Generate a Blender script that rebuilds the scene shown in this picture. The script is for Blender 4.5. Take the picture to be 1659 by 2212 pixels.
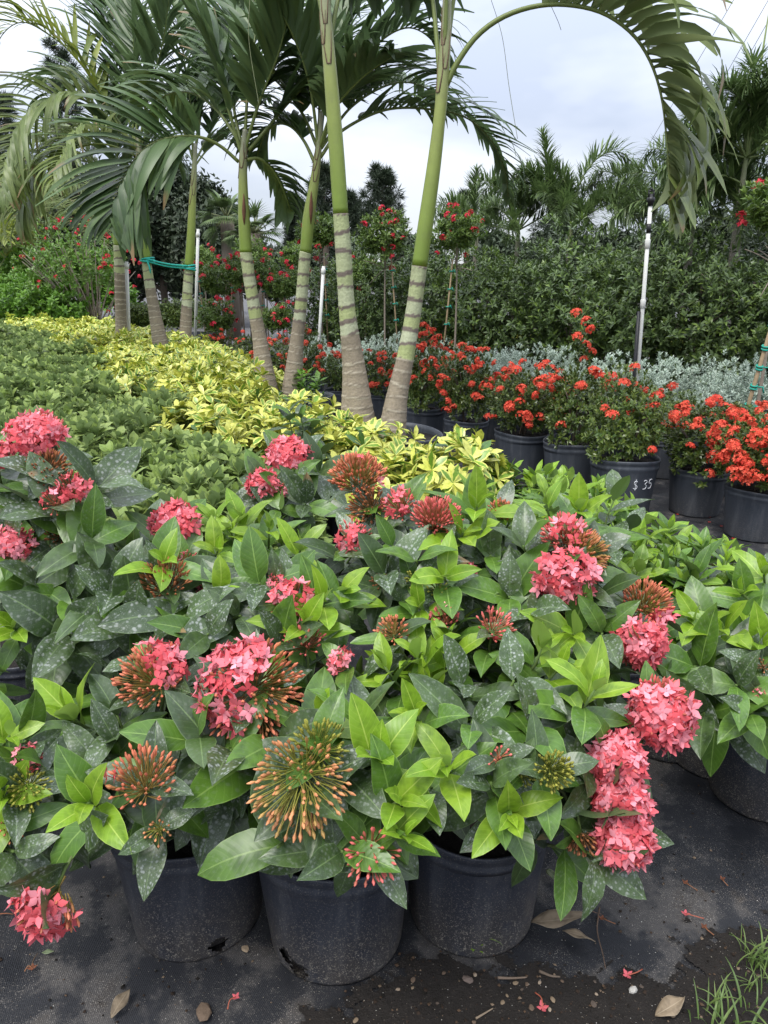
import bpy, math, random
import numpy as np
from mathutils import Matrix, Vector

R = math.radians
for o in list(bpy.data.objects): bpy.data.objects.remove(o)
scene = bpy.context.scene
col = scene.collection
rng = np.random.default_rng(11)
random.seed(11)

# ------------------------------------------------------------------ camera
CAM_H, PITCH, FOC = 1.42, R(17.6), 1580.0          # focal length in pixels of a 1659x2212 picture
CX, CY = 829.5, 1106.0
cam = bpy.data.cameras.new('camera'); camo = bpy.data.objects.new('camera', cam); col.objects.link(camo)
camo.location = (0, 0, CAM_H); camo.rotation_euler = (R(90) - PITCH, 0, 0)
cam.sensor_fit = 'VERTICAL'; cam.sensor_height = 24; cam.lens = 12 * FOC / CY
cam.clip_start = 0.05; cam.clip_end = 900
scene.camera = camo

# ------------------------------------------------------------------ sky and sun
SUN_EL, SUN_AZ = R(62), R(215)                      # high, behind the camera; veiled by cloud
world = bpy.data.worlds.new('World'); scene.world = world; world.use_nodes = True
nt = world.node_tree; nt.nodes.clear()
def N(tree, kind, **kw):
    n = tree.nodes.new(kind)
    for k, v in kw.items():
        if k in n.inputs and not hasattr(n, k): n.inputs[k].default_value = v
        else: setattr(n, k, v)
    return n
wout = N(nt, 'ShaderNodeOutputWorld')
sky = N(nt, 'ShaderNodeTexSky', sky_type='NISHITA', sun_disc=False)
sky.sun_elevation = SUN_EL; sky.sun_rotation = SUN_AZ
bgs = N(nt, 'ShaderNodeBackground'); bgs.inputs[1].default_value = 0.11
nt.links.new(sky.outputs[0], bgs.inputs[0])
tc = N(nt, 'ShaderNodeTexCoord')
mp = N(nt, 'ShaderNodeMapping'); mp.inputs['Scale'].default_value = (1.0, 1.0, 2.6)
nt.links.new(tc.outputs['Generated'], mp.inputs[0])
ns = N(nt, 'ShaderNodeTexNoise'); ns.inputs['Scale'].default_value = 1.9; ns.inputs['Detail'].default_value = 5; ns.inputs['Roughness'].default_value = 0.5
mp.inputs['Location'].default_value = (0.55, 0.30, 0.0)
nt.links.new(mp.outputs[0], ns.inputs['Vector'])
cr = N(nt, 'ShaderNodeValToRGB')
cr.color_ramp.elements[0].position = 0.40; cr.color_ramp.elements[0].color = (0.50, 0.55, 0.67, 1)
cr.color_ramp.elements[1].position = 0.58; cr.color_ramp.elements[1].color = (0.84, 0.87, 0.94, 1)
nt.links.new(ns.outputs[0], cr.inputs[0])
bgc = N(nt, 'ShaderNodeBackground'); bgc.inputs[1].default_value = 1.0
sxw = N(nt, 'ShaderNodeSeparateXYZ'); nt.links.new(tc.outputs['Generated'], sxw.inputs[0])
ov = N(nt, 'ShaderNodeMath', operation='MULTIPLY_ADD', use_clamp=False); mxz = N(nt, 'ShaderNodeMath', operation='MAXIMUM'); mxz.inputs[1].default_value = 0.0
nt.links.new(sxw.outputs[2], mxz.inputs[0]); nt.links.new(mxz.outputs[0], ov.inputs[0]); ov.inputs[1].default_value = 1.35; ov.inputs[2].default_value = 0.42   # overcast sky: brighter towards the zenith
nt.links.new(ov.outputs[0], bgc.inputs[1])
nt.links.new(cr.outputs[0], bgc.inputs[0])
mx = N(nt, 'ShaderNodeMixShader'); mx.inputs[0].default_value = 0.88
nt.links.new(bgs.outputs[0], mx.inputs[1]); nt.links.new(bgc.outputs[0], mx.inputs[2]); nt.links.new(mx.outputs[0], wout.inputs[0])
sl = bpy.data.lights.new('sun', 'SUN'); sl.energy = 1.5; sl.angle = R(22); sl.color = (1.0, 0.96, 0.90)
so = bpy.data.objects.new('sun', sl); col.objects.link(so)
sdir = Vector((math.sin(SUN_AZ) * math.cos(SUN_EL), math.cos(SUN_AZ) * math.cos(SUN_EL), math.sin(SUN_EL)))
so.rotation_euler = sdir.to_track_quat('Z', 'Y').to_euler(); so.location = (0, 0, 12)
scene.view_settings.view_transform = 'Standard'; scene.view_settings.look = 'None'
scene.view_settings.exposure = 1.05; scene.view_settings.gamma = 1.0
scene.render.engine = 'CYCLES'
scene.cycles.max_bounces = 5; scene.cycles.diffuse_bounces = 3; scene.cycles.glossy_bounces = 2; scene.cycles.transmission_bounces = 4; scene.cycles.transparent_max_bounces = 4
scene.cycles.caustics_reflective = False; scene.cycles.caustics_refractive = False
scene.render.resolution_x = 768; scene.render.resolution_y = 1024

# ------------------------------------------------------------------ pixel helpers (picture of 1659 x 2212)
_cp, _sp = math.cos(PITCH), math.sin(PITCH)
def ray(px, py):
    x = (px - CX) / FOC; v = (py - CY) / FOC
    return np.array([x, _cp - v * _sp, -_sp - v * _cp])
CAMP = np.array([0, 0, CAM_H])
def ptt(px, py, t): return CAMP + ray(px, py) * t            # depth along the optical axis
def pty(px, py, Y):                                          # distance measured on the ground
    r = ray(px, py); return CAMP + r * (Y / r[1])
def gnd(px, py, z=0.0):                                      # where the pixel's ray meets height z
    r = ray(px, py); return CAMP + r * ((z - CAM_H) / r[2])
def proj(P):
    P = np.atleast_2d(P) - CAMP
    t = P[:, 1] * _cp - P[:, 2] * _sp
    u = P[:, 1] * _sp + P[:, 2] * _cp
    tt = np.where(np.abs(t) < 1e-6, 1e-6, t)
    return CX + FOC * P[:, 0] / tt, CY - FOC * u / tt, t

# ------------------------------------------------------------------ mesh helpers
class G:
    def __init__(s): s.v = []; s.f = []; s.uv = []; s.c = []; s.m = []; s.n = 0
    def add(s, V, F, UV=None, C=None, mi=0):
        V = np.asarray(V, float); 
        F = F if isinstance(F, list) else [F]
        s.v.append(V); k = len(V)
        s.uv.append(np.zeros((k, 2)) if UV is None else np.asarray(UV, float))
        if C is None: C = np.ones((k, 3))
        C = np.asarray(C, float)
        if C.ndim == 1: C = np.tile(C, (k, 1))
        s.c.append(C)
        for f in F:
            f = np.asarray(f, int)
            if len(f): s.f.append(f + s.n); s.m.append(np.full(len(f), mi))
        s.n += k
        return s
    def arrays(s):
        return np.concatenate(s.v), s.f, np.concatenate(s.uv), np.concatenate(s.c)
    def mesh(s, name, mats, smooth=True):
        me = bpy.data.meshes.new(name)
        V = np.concatenate(s.v); UV = np.concatenate(s.uv); C = np.concatenate(s.c)
        loops = np.concatenate([f.ravel() for f in s.f]); tot = np.concatenate([np.full(len(f), f.shape[1]) for f in s.f])
        st = np.concatenate([[0], np.cumsum(tot)[:-1]])
        me.vertices.add(len(V)); me.vertices.foreach_set('co', V.ravel())
        me.loops.add(len(loops)); me.loops.foreach_set('vertex_index', loops.astype(np.int32))
        me.polygons.add(len(tot)); me.polygons.foreach_set('loop_start', st.astype(np.int32))
        me.polygons.foreach_set('use_smooth', np.full(len(tot), smooth))
        if not isinstance(mats, (list, tuple)): mats = [mats]
        for m in mats: me.materials.append(m)
        me.polygons.foreach_set('material_index', np.concatenate(s.m).astype(np.int32))
        ul = me.uv_layers.new(name='UVMap'); ul.data.foreach_set('uv', UV[loops].ravel())
        ca = me.color_attributes.new('Col', 'FLOAT_COLOR', 'POINT')
        ca.data.foreach_set('color', np.concatenate([C, np.ones((len(C), 1))], 1).ravel())
        me.update(calc_edges=True)
        return me
    def build(s, name, mats, parent=None, smooth=True):
        return link(name, s.mesh(name, mats, smooth), parent)

def link(name, data, parent=None):
    o = bpy.data.objects.new(name, data); col.objects.link(o)
    if parent is not None: o.parent = parent
    return o
def thing(name, label, cat, loc, rz=0.0, group=None, sc=1.0):
    o = link(name, None); o.location = loc; o.rotation_euler = (0, 0, rz); o.scale = (sc, sc, sc)
    o.empty_display_size = 0.1
    return tag(o, label, cat, group)
def tag(o, label, cat, group=None):
    o['label'] = label; o['category'] = cat
    if group: o['group'] = group
    return o
def struct(o): o['kind'] = 'structure'; return o
def stuff(o): o['kind'] = 'stuff'; return o
def root_mat(o):
    return np.array(Matrix.LocRotScale(o.location, o.rotation_euler, o.scale))

def nrm(a):
    a = np.asarray(a, float); return a / np.maximum(np.linalg.norm(a, axis=-1, keepdims=True), 1e-9)
def mats(D, U, P, S):
    """k matrices: X axis along D, Z axis as near U as it can be; S a scalar, (k,) or (k,3)."""
    D = nrm(np.atleast_2d(D)); U = np.broadcast_to(np.atleast_2d(U), D.shape)
    Y = np.cross(U, D); bad = np.linalg.norm(Y, axis=1) < 1e-4
    if bad.any(): Y = Y.copy(); Y[bad] = np.cross(np.array([0.31, 0.9, 0.1]), D[bad])
    Y = nrm(Y); Z = np.cross(D, Y)
    S = np.asarray(S, float)
    if S.ndim == 0: S = np.full((len(D), 3), float(S))
    elif S.ndim == 1: S = np.repeat(S[:, None], 3, 1)
    M = np.zeros((len(D), 4, 4))
    M[:, :3, 0] = D * S[:, :1]; M[:, :3, 1] = Y * S[:, 1:2]; M[:, :3, 2] = Z * S[:, 2:3]; M[:, :3, 3] = np.broadcast_to(P, D.shape); M[:, 3, 3] = 1
    return M
def curve(pts, n):
    """Catmull-Rom through pts, resampled evenly to n points."""
    P = np.asarray(pts, float)
    Q = np.vstack([2 * P[0] - P[1], P, 2 * P[-1] - P[-2]])
    out = []
    for i in range(len(P) - 1):
        a, b, c, d = Q[i:i + 4]; t = np.linspace(0, 1, 24, endpoint=False)[:, None]
        out.append(0.5 * ((2 * b) + (c - a) * t + (2 * a - 5 * b + 4 * c - d) * t ** 2 + (3 * b - a - 3 * c + d) * t ** 3))
    out.append(P[-1:]); C = np.vstack(out)
    s = np.concatenate([[0], np.cumsum(np.linalg.norm(np.diff(C, axis=0), axis=1))])
    u = np.linspace(0, s[-1], n)
    return np.stack([np.interp(u, s, C[:, k]) for k in range(C.shape[1])], 1)
def tangents(C): return nrm(np.gradient(C, axis=0))
def tube(g, C, rad, sides=6, col=None, mi=0, caps=True):
    C = np.asarray(C, float)[:, :3]; n = len(C); rad = np.broadcast_to(np.asarray(rad, float), (n,))
    T = tangents(C)
    a = np.array([1.0, 0, 0]) if abs(T[0][0]) < 0.9 else np.array([0, 1.0, 0])
    A = np.zeros((n, 3)); a = nrm(a - T[0] * a.dot(T[0]))
    for i in range(n):
        a = nrm(a - T[i] * a.dot(T[i])); A[i] = a
    B = np.cross(T, A); th = np.arange(sides) / sides * 2 * np.pi
    V = C[:, None] + rad[:, None, None] * (A[:, None] * np.cos(th)[None, :, None] + B[:, None] * np.sin(th)[None, :, None])
    i = np.arange(n - 1)[:, None] * sides; j = np.arange(sides)[None]; k = (j + 1) % sides
    F = np.stack([i + j, i + k, i + sides + k, i + sides + j], -1).reshape(-1, 4)
    L = np.concatenate([[0], np.cumsum(np.linalg.norm(np.diff(C, axis=0), axis=1))])
    UV = np.stack([np.broadcast_to(th / (2 * np.pi), (n, sides)), np.broadcast_to(L[:, None], (n, sides))], -1).reshape(-1, 2)
    Cc = None
    if col is not None:
        col = np.asarray(col, float)
        Cc = np.repeat(col, sides, 0) if col.ndim == 2 else (col.reshape(-1, 3) if col.ndim == 3 else col)
    Fs = [F]
    if caps and sides in (3, 4): Fs += [np.arange(sides)[None, ::-1], (np.arange(sides) + (n - 1) * sides)[None]]
    elif caps:
        Fs += [np.array([[0, q + 1, q] for q in range(1, sides - 1)]), np.array([[0, q, q + 1] for q in range(1, sides - 1)]) + (n - 1) * sides]
    g.add(V.reshape(-1, 3), Fs, UV, Cc, mi)
def lathe(g, prof, seg=40, mi=0, warp=None, colr=None, skip=None):
    prof = np.asarray(prof, float); n = len(prof); th = np.arange(seg) / seg * 2 * np.pi
    r = np.repeat(prof[:, :1], seg, 1); z = np.repeat(prof[:, 1:], seg, 1)
    if warp is not None: r, z = warp(r, z, th[None])
    V = np.stack([r * np.cos(th), r * np.sin(th), z], -1).reshape(-1, 3)
    i = np.arange(n - 1)[:, None] * seg; j = np.arange(seg)[None]; k = (j + 1) % seg
    F = np.stack([i + j, i + k, i + seg + k, i + seg + j], -1).reshape(-1, 4)
    if skip is not None: F = F[~skip.reshape(-1)]
    UV = np.stack([np.broadcast_to(th / (2 * np.pi), (n, seg)), z], -1).reshape(-1, 2)
    g.add(V, F, UV, colr, mi)
def box(g, c, s, mi=0, colr=None):
    c = np.asarray(c, float); s = np.asarray(s, float) / 2
    V = np.array([[x, y, z] for x in (-1, 1) for y in (-1, 1) for z in (-1, 1)]) * s + c
    F = np.array([[0, 1, 3, 2], [4, 6, 7, 5], [0, 4, 5, 1], [2, 3, 7, 6], [0, 2, 6, 4], [1, 5, 7, 3]])
    g.add(V, F, None, colr, mi)

# ------------------------------------------------------------------ materials
def newmat(name):
    m = bpy.data.materials.new(name); m.use_nodes = True; t = m.node_tree; t.nodes.clear()
    out = N(t, 'ShaderNodeOutputMaterial'); return m, t, out
def rnd_node(t):
    oi = N(t, 'ShaderNodeObjectInfo'); ge = N(t, 'ShaderNodeNewGeometry')
    a = N(t, 'ShaderNodeMath', operation='ADD'); t.links.new(oi.outputs['Random'], a.inputs[0]); t.links.new(ge.outputs['Random Per Island'], a.inputs[1])
    f = N(t, 'ShaderNodeMath', operation='FRACT'); t.links.new(a.outputs[0], f.inputs[0])
    return f.outputs[0]
def mathn(t, op, a, b=None, c=None):
    n = N(t, 'ShaderNodeMath', operation=op)
    for i, x in enumerate((a, b, c)):
        if x is None: continue
        if isinstance(x, (int, float)): n.inputs[i].default_value = x
        else: t.links.new(x, n.inputs[i])
    return n.outputs[0]
def mixc(t, fac, a, b):
    n = N(t, 'ShaderNodeMix', data_type='RGBA')
    for sock, x in ((n.inputs[0], fac), (n.inputs[6], a), (n.inputs[7], b)):
        if isinstance(x, (int, float)): sock.default_value = x
        elif isinstance(x, tuple): sock.default_value = (*x, 1)
        else: t.links.new(x, sock)
    return n.outputs[2]
def ramp(t, x, lo, hi):
    n = N(t, 'ShaderNodeMapRange'); n.inputs[1].default_value = lo; n.inputs[2].default_value = hi
    t.links.new(x, n.inputs[0]); return n.outputs[0]
def noise(t, vec, scale, detail=2, rough=0.5):
    n = N(t, 'ShaderNodeTexNoise'); n.inputs['Scale'].default_value = scale; n.inputs['Detail'].default_value = detail; n.inputs['Roughness'].default_value = rough
    if vec is not None: t.links.new(vec, n.inputs['Vector'])
    return n.outputs[0]
def bump(t, h, strength, dist=0.01):
    b = N(t, 'ShaderNodeBump'); b.inputs['Strength'].default_value = strength; b.inputs['Distance'].default_value = dist
    t.links.new(h, b.inputs['Height']); return b.outputs[0]
def principled(t, out, color, rough=0.5, spec=0.5, normal=None, trans=0.0, tcol=None):
    p = N(t, 'ShaderNodeBsdfPrincipled')
    if isinstance(color, tuple): p.inputs['Base Color'].default_value = (*color, 1)
    else: t.links.new(color, p.inputs['Base Color'])
    if isinstance(rough, (int, float)): p.inputs['Roughness'].default_value = rough
    else: t.links.new(rough, p.inputs['Roughness'])
    p.inputs['Specular IOR Level'].default_value = spec
    if normal is not None: t.links.new(normal, p.inputs['Normal'])
    if trans > 0:
        tr = N(t, 'ShaderNodeBsdfTranslucent'); ms = N(t, 'ShaderNodeMixShader'); ms.inputs[0].default_value = trans
        if tcol is not None: tr.inputs[0].default_value = (*tcol, 1)
        elif not isinstance(color, tuple): t.links.new(color, tr.inputs[0])
        else: tr.inputs[0].default_value = (*color, 1)
        t.links.new(p.outputs[0], ms.inputs[1]); t.links.new(tr.outputs[0], ms.inputs[2]); t.links.new(ms.outputs[0], out.inputs[0])
    else: t.links.new(p.outputs[0], out.inputs[0])
    return p
def leafmat(name, c1, c2, rib=None, rough=0.4, spec=0.5, trans=0.2, spots=0.0, veins=0.0, edge=None, edge_w=0.1, under=None, brown=0.0):
    """Leaf: tint varies from leaf to leaf between c1 and c2; u runs across the blade, v along it."""
    m, t, out = newmat(name)
    r = rnd_node(t)
    uv = N(t, 'ShaderNodeUVMap'); sx = N(t, 'ShaderNodeSeparateXYZ'); t.links.new(uv.outputs[0], sx.inputs[0])
    u, v = sx.outputs[0], sx.outputs[1]
    ac = mathn(t, 'ABSOLUTE', mathn(t, 'SUBTRACT', u, 0.5))
    c = mixc(t, r, c1, c2)
    off = N(t, 'ShaderNodeCombineXYZ'); t.links.new(mathn(t, 'MULTIPLY', r, 37.0), off.inputs[2])
    va = N(t, 'ShaderNodeVectorMath', operation='ADD'); t.links.new(uv.outputs[0], va.inputs[0]); t.links.new(off.outputs[0], va.inputs[1])
    sc = N(t, 'ShaderNodeVectorMath', operation='MULTIPLY'); t.links.new(va.outputs[0], sc.inputs[0]); sc.inputs[1].default_value = (1, 2.4, 1)
    n1 = noise(t, sc.outputs[0], 2.2, 2)
    dk = tuple(x * 0.72 for x in c1)
    c = mixc(t, ramp(t, n1, 0.45, 0.75), c, dk)
    nor = None
    rgh = rough
    if edge is not None:
        wob = mathn(t, 'ADD', ac, mathn(t, 'MULTIPLY', mathn(t, 'SUBTRACT', noise(t, sc.outputs[0], 3.0, 1), 0.5), 0.34))
        c = mixc(t, ramp(t, wob, 0.5 - edge_w - 0.04, 0.5 - edge_w + 0.04), c, edge)
    if veins > 0:
        ph = mathn(t, 'FRACT', mathn(t, 'SUBTRACT', mathn(t, 'MULTIPLY', v, 11.0), mathn(t, 'MULTIPLY', ac, 4.0)))
        vl = mathn(t, 'LESS_THAN', mathn(t, 'ABSOLUTE', mathn(t, 'SUBTRACT', ph, 0.5)), 0.055)
        if rib is not None: c = mixc(t, mathn(t, 'MULTIPLY', vl, 0.22 * veins), c, rib)
        bulge = mathn(t, 'PINGPONG', mathn(t, 'ADD', ph, 0.5), 0.5)
        nor = bump(t, bulge, 0.10 * veins, 0.004)
    if rib is not None:
        c = mixc(t, mathn(t, 'MULTIPLY', mathn(t, 'LESS_THAN', ac, 0.022), 0.75), c, rib)
        c = mixc(t, mathn(t, 'MULTIPLY', ramp(t, ac, 0.468, 0.49), 0.6), c, rib)
    if spots > 0:
        vo = N(t, 'ShaderNodeTexVoronoi'); vo.inputs['Scale'].default_value = 7.0; t.links.new(sc.outputs[0], vo.inputs['Vector'])
        n2 = noise(t, sc.outputs[0], 4.0, 3); n3 = noise(t, sc.outputs[0], 26.0, 2)
        spot = mathn(t, 'MULTIPLY', mathn(t, 'SUBTRACT', 1.0, ramp(t, vo.outputs['Distance'], 0.24, 0.46)), ramp(t, n2, 0.38, 0.54))
        speck = ramp(t, n3, 0.60, 0.70)
        mask = mathn(t, 'MAXIMUM', mathn(t, 'MULTIPLY', spot, 0.75), mathn(t, 'MULTIPLY', speck, 0.5))
        film = mathn(t, 'MULTIPLY', ramp(t, n2, 0.35, 0.75), 0.12)
        mask = mathn(t, 'MAXIMUM', mask, film)
        amt = mathn(t, 'MULTIPLY', mask, mathn(t, 'MULTIPLY', ramp(t, mathn(t, 'FRACT', mathn(t, 'MULTIPLY', r, 7.31)), 0.0, 0.7), spots))
        c = mixc(t, amt, c, (0.36, 0.39, 0.36))
        rgh = mathn(t, 'ADD', rough, mathn(t, 'MULTIPLY', amt, 0.35))
    if brown > 0:
        br = mathn(t, 'MULTIPLY', mathn(t, 'GREATER_THAN', mathn(t, 'FRACT', mathn(t, 'MULTIPLY', r, 13.7)), 1 - brown), ramp(t, mathn(t, 'ADD', v, mathn(t, 'MULTIPLY', n1, 0.4)), 0.95, 1.1))
        c = mixc(t, br, c, (0.25, 0.17, 0.08))
    oi2 = N(t, 'ShaderNodeObjectInfo'); hv = N(t, 'ShaderNodeHueSaturation'); t.links.new(c, hv.inputs['Color'])
    t.links.new(mathn(t, 'ADD', 0.84, mathn(t, 'MULTIPLY', oi2.outputs['Random'], 0.32)), hv.inputs['Value']); c = hv.outputs[0]
    if under is not None:
        ge = N(t, 'ShaderNodeNewGeometry'); c = mixc(t, ge.outputs['Backfacing'], c, under)
    principled(t, out, c, rgh, spec, nor, trans)
    return m
def colmat(name, rough=0.5, spec=0.4, trans=0.0, var=0.0, bscale=0, bstr=0.0, nvar=0.0, nscale=20, stain=0.0):
    """Colour from the vertex colours, with fine variation."""
    m, t, out = newmat(name)
    a = N(t, 'ShaderNodeVertexColor'); a.layer_name = 'Col'; c = a.outputs[0]
    tcx = N(t, 'ShaderNodeTexCoord')
    if var > 0:
        h = N(t, 'ShaderNodeHueSaturation'); t.links.new(c, h.inputs['Color'])
        r = rnd_node(t); t.links.new(mathn(t, 'ADD', 1 - var / 2, mathn(t, 'MULTIPLY', r, var)), h.inputs['Value']); c = h.outputs[0]
    if nvar > 0:
        h = N(t, 'ShaderNodeHueSaturation'); t.links.new(c, h.inputs['Color'])
        n = noise(t, tcx.outputs['Object'], nscale, 4, 0.65)
        t.links.new(mathn(t, 'ADD', 1 - nvar, mathn(t, 'MULTIPLY', n, 2 * nvar)), h.inputs['Value']); c = h.outputs[0]
    if stain > 0:
        mpn = N(t, 'ShaderNodeMapping'); mpn.inputs['Scale'].default_value = (1, 1, 0.22); t.links.new(tcx.outputs['Object'], mpn.inputs[0])
        n5 = noise(t, mpn.outputs[0], 26, 5, 0.7); h = N(t, 'ShaderNodeHueSaturation'); t.links.new(c, h.inputs['Color'])
        t.links.new(mathn(t, 'ADD', 1 - stain, mathn(t, 'MULTIPLY', n5, 2 * stain)), h.inputs['Value']); c = h.outputs[0]
        c = mixc(t, mathn(t, 'MULTIPLY', ramp(t, noise(t, tcx.outputs['Object'], 11, 4, 0.7), 0.56, 0.72), stain), c, (0.12, 0.10, 0.075))
    nor = bump(t, noise(t, tcx.outputs['Object'], bscale, 3, 0.6), bstr, 0.01) if bscale else None
    principled(t, out, c, rough, spec, nor, trans)
    return m
def plain(name, c, rough=0.5, spec=0.4, nvar=0.25, nscale=12, bstr=0.15, trans=0.0, metal=0.0):
    m, t, out = newmat(name); tcx = N(t, 'ShaderNodeTexCoord')
    n = noise(t, tcx.outputs['Object'], nscale, 4, 0.65)
    cc = mixc(t, n, tuple(x * (1 - nvar) for x in c), tuple(min(1, x * (1 + nvar)) for x in c))
    principled(t, out, cc, rough, spec, bump(t, n, bstr, 0.01), trans)
    return m

# ------------------------------------------------------------------ leaf meshes shared by many pieces
VAR = {}
def variant(key, g, mat, L, smooth=True):
    V, F, UV, C = g.arrays()
    VAR[key] = dict(mesh=g.mesh(key.split('#')[0], mat, smooth), V=V, F=F, UV=UV, C=C, mat=mat, L=L)
def leaf_geo(W, nl=6, cols=5, a=0.85, b=0.8, fold=0.25, droop=0.5, th0=0.0, wave=0.0, petiole=0.03, twist=0.0, seed=0):
    """Blade of unit length along +X, width W, upper face +Z."""
    rr = np.random.default_rng(seed)
    v = np.linspace(0, 1, nl + 1); vv = np.clip(v, 0.0, 1.0)
    w = np.sin(np.pi * vv ** a) ** b * W / 2; w[0] = 0.012; w[-1] = 0.004
    ang = th0 - droop * v; dx = np.cos(ang) / nl; dz = np.sin(ang) / nl
    x = np.concatenate([[0], np.cumsum(dx[:-1])]); z = np.concatenate([[0], np.cumsum(dz[:-1])])
    u = np.linspace(-1, 1, cols)
    X = np.repeat(x[:, None], cols, 1); Y = w[:, None] * u[None]
    Z = z[:, None] + np.abs(Y) * fold - (np.abs(Y) ** 2) * fold * 1.2 / max(W, 1e-3)
    if wave: Z = Z + wave * W * np.sin(v[:, None] * 9 + seed + 2 * np.sign(u)[None]) * np.abs(u)[None] ** 2
    if twist:
        A = twist * v[:, None]; Y2 = Y * np.cos(A); Z = Z + Y * np.sin(A); Y = Y2
    V = np.stack([X, Y, Z], -1).reshape(-1, 3)
    i = np.arange(nl)[:, None] * cols; j = np.arange(cols - 1)[None]
    F = np.stack([i + j, i + cols + j, i + cols + j + 1, i + j + 1], -1).reshape(-1, 4)
    UV = np.stack([np.broadcast_to((u[None] + 1) / 2, X.shape), np.broadcast_to(v[:, None], X.shape)], -1).reshape(-1, 2)
    g = G(); g.add(V, F, UV); return g
def kite_geo(W, fold=0.3, droop=0.12):
    V = np.array([[0, 0, 0], [0.45, -W / 2, fold * W / 2], [1, 0, -droop], [0.45, W / 2, fold * W / 2]])
    g = G(); g.add(V, np.array([[0, 1, 2], [0, 2, 3]]), np.array([[.5, 0], [0, .5], [.5, 1], [1, .5]])); return g

def join_into(g, key, Ms, mi=0):
    d = VAR[key]; k = len(Ms)
    if k == 0: return
    Vh = np.concatenate([d['V'], np.ones((len(d['V']), 1))], 1)
    W = np.einsum('kij,nj->kni', Ms, Vh)[..., :3].reshape(-1, 3)
    n = len(d['V'])
    Fs = [(f[None] + (np.arange(k) * n)[:, None, None]).reshape(-1, f.shape[1]) for f in d['F']]
    g.add(W, Fs, np.tile(d['UV'], (k, 1)), np.tile(d['C'], (k, 1)), mi)
def join_pieces(pieces, name, parent):
    keys = [k for k in pieces if len(pieces[k])]
    ml = []; g = G()
    for k in keys:
        m = VAR[k]['mat']
        if m not in ml: ml.append(m)
        join_into(g, k, pieces[k], ml.index(m))
    if not keys: return None
    return stuff(g.build(name, ml, parent))
OBJN = [0]
def emit(root, parent, name, pieces, cap=300, minpx=10, rest='foliage'):
    """pieces: {variant: (k,4,4) in root's space}. The largest in view become objects, the rest one joined part."""
    RM = root_mat(root)
    rows = []
    for k, Ms in pieces.items():
        if not len(Ms): continue
        mid = Ms[:, :3, 3] + Ms[:, :3, 0] * 0.5
        W = mid @ RM[:3, :3].T + RM[:3, 3]
        x, y, t = proj(W)
        L = np.linalg.norm(Ms[:, :3, 0], axis=1) * VAR[k]['L'] * RM[0, 0] if False else np.linalg.norm(Ms[:, :3, 0], axis=1) * np.linalg.norm(RM[:3, 0])
        px = L * FOC / np.maximum(t, 0.1) * 1.5
        vis = (t > 0.2) & (x > -60) & (x < 1720) & (y > -60) & (y < 2270)
        for i in range(len(Ms)):
            if vis[i] and px[i] >= minpx: rows.append((px[i], k, i))
    rows.sort(key=lambda q: -q[0]); rows = rows[:cap]
    taken = {}
    for p, k, i in rows:
        o = bpy.data.objects.new(name, VAR[k]['mesh']); col.objects.link(o); o.parent = parent
        o.matrix_basis = Matrix(pieces[k][i].tolist()); taken.setdefault(k, set()).add(i); OBJN[0] += 1
    left = {k: (Ms[[i for i in range(len(Ms)) if i not in taken.get(k, ())]] if k in taken else Ms) for k, Ms in pieces.items()}
    if rest and any(len(m) for m in left.values()): join_pieces(left, rest, parent)
    return len(rows)
class Bag:
    def __init__(s): s.d = {}
    def add(s, key, M): s.d.setdefault(key, []).append(M)
    def out(s): return {k: np.concatenate(v) for k, v in s.d.items()}
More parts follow.
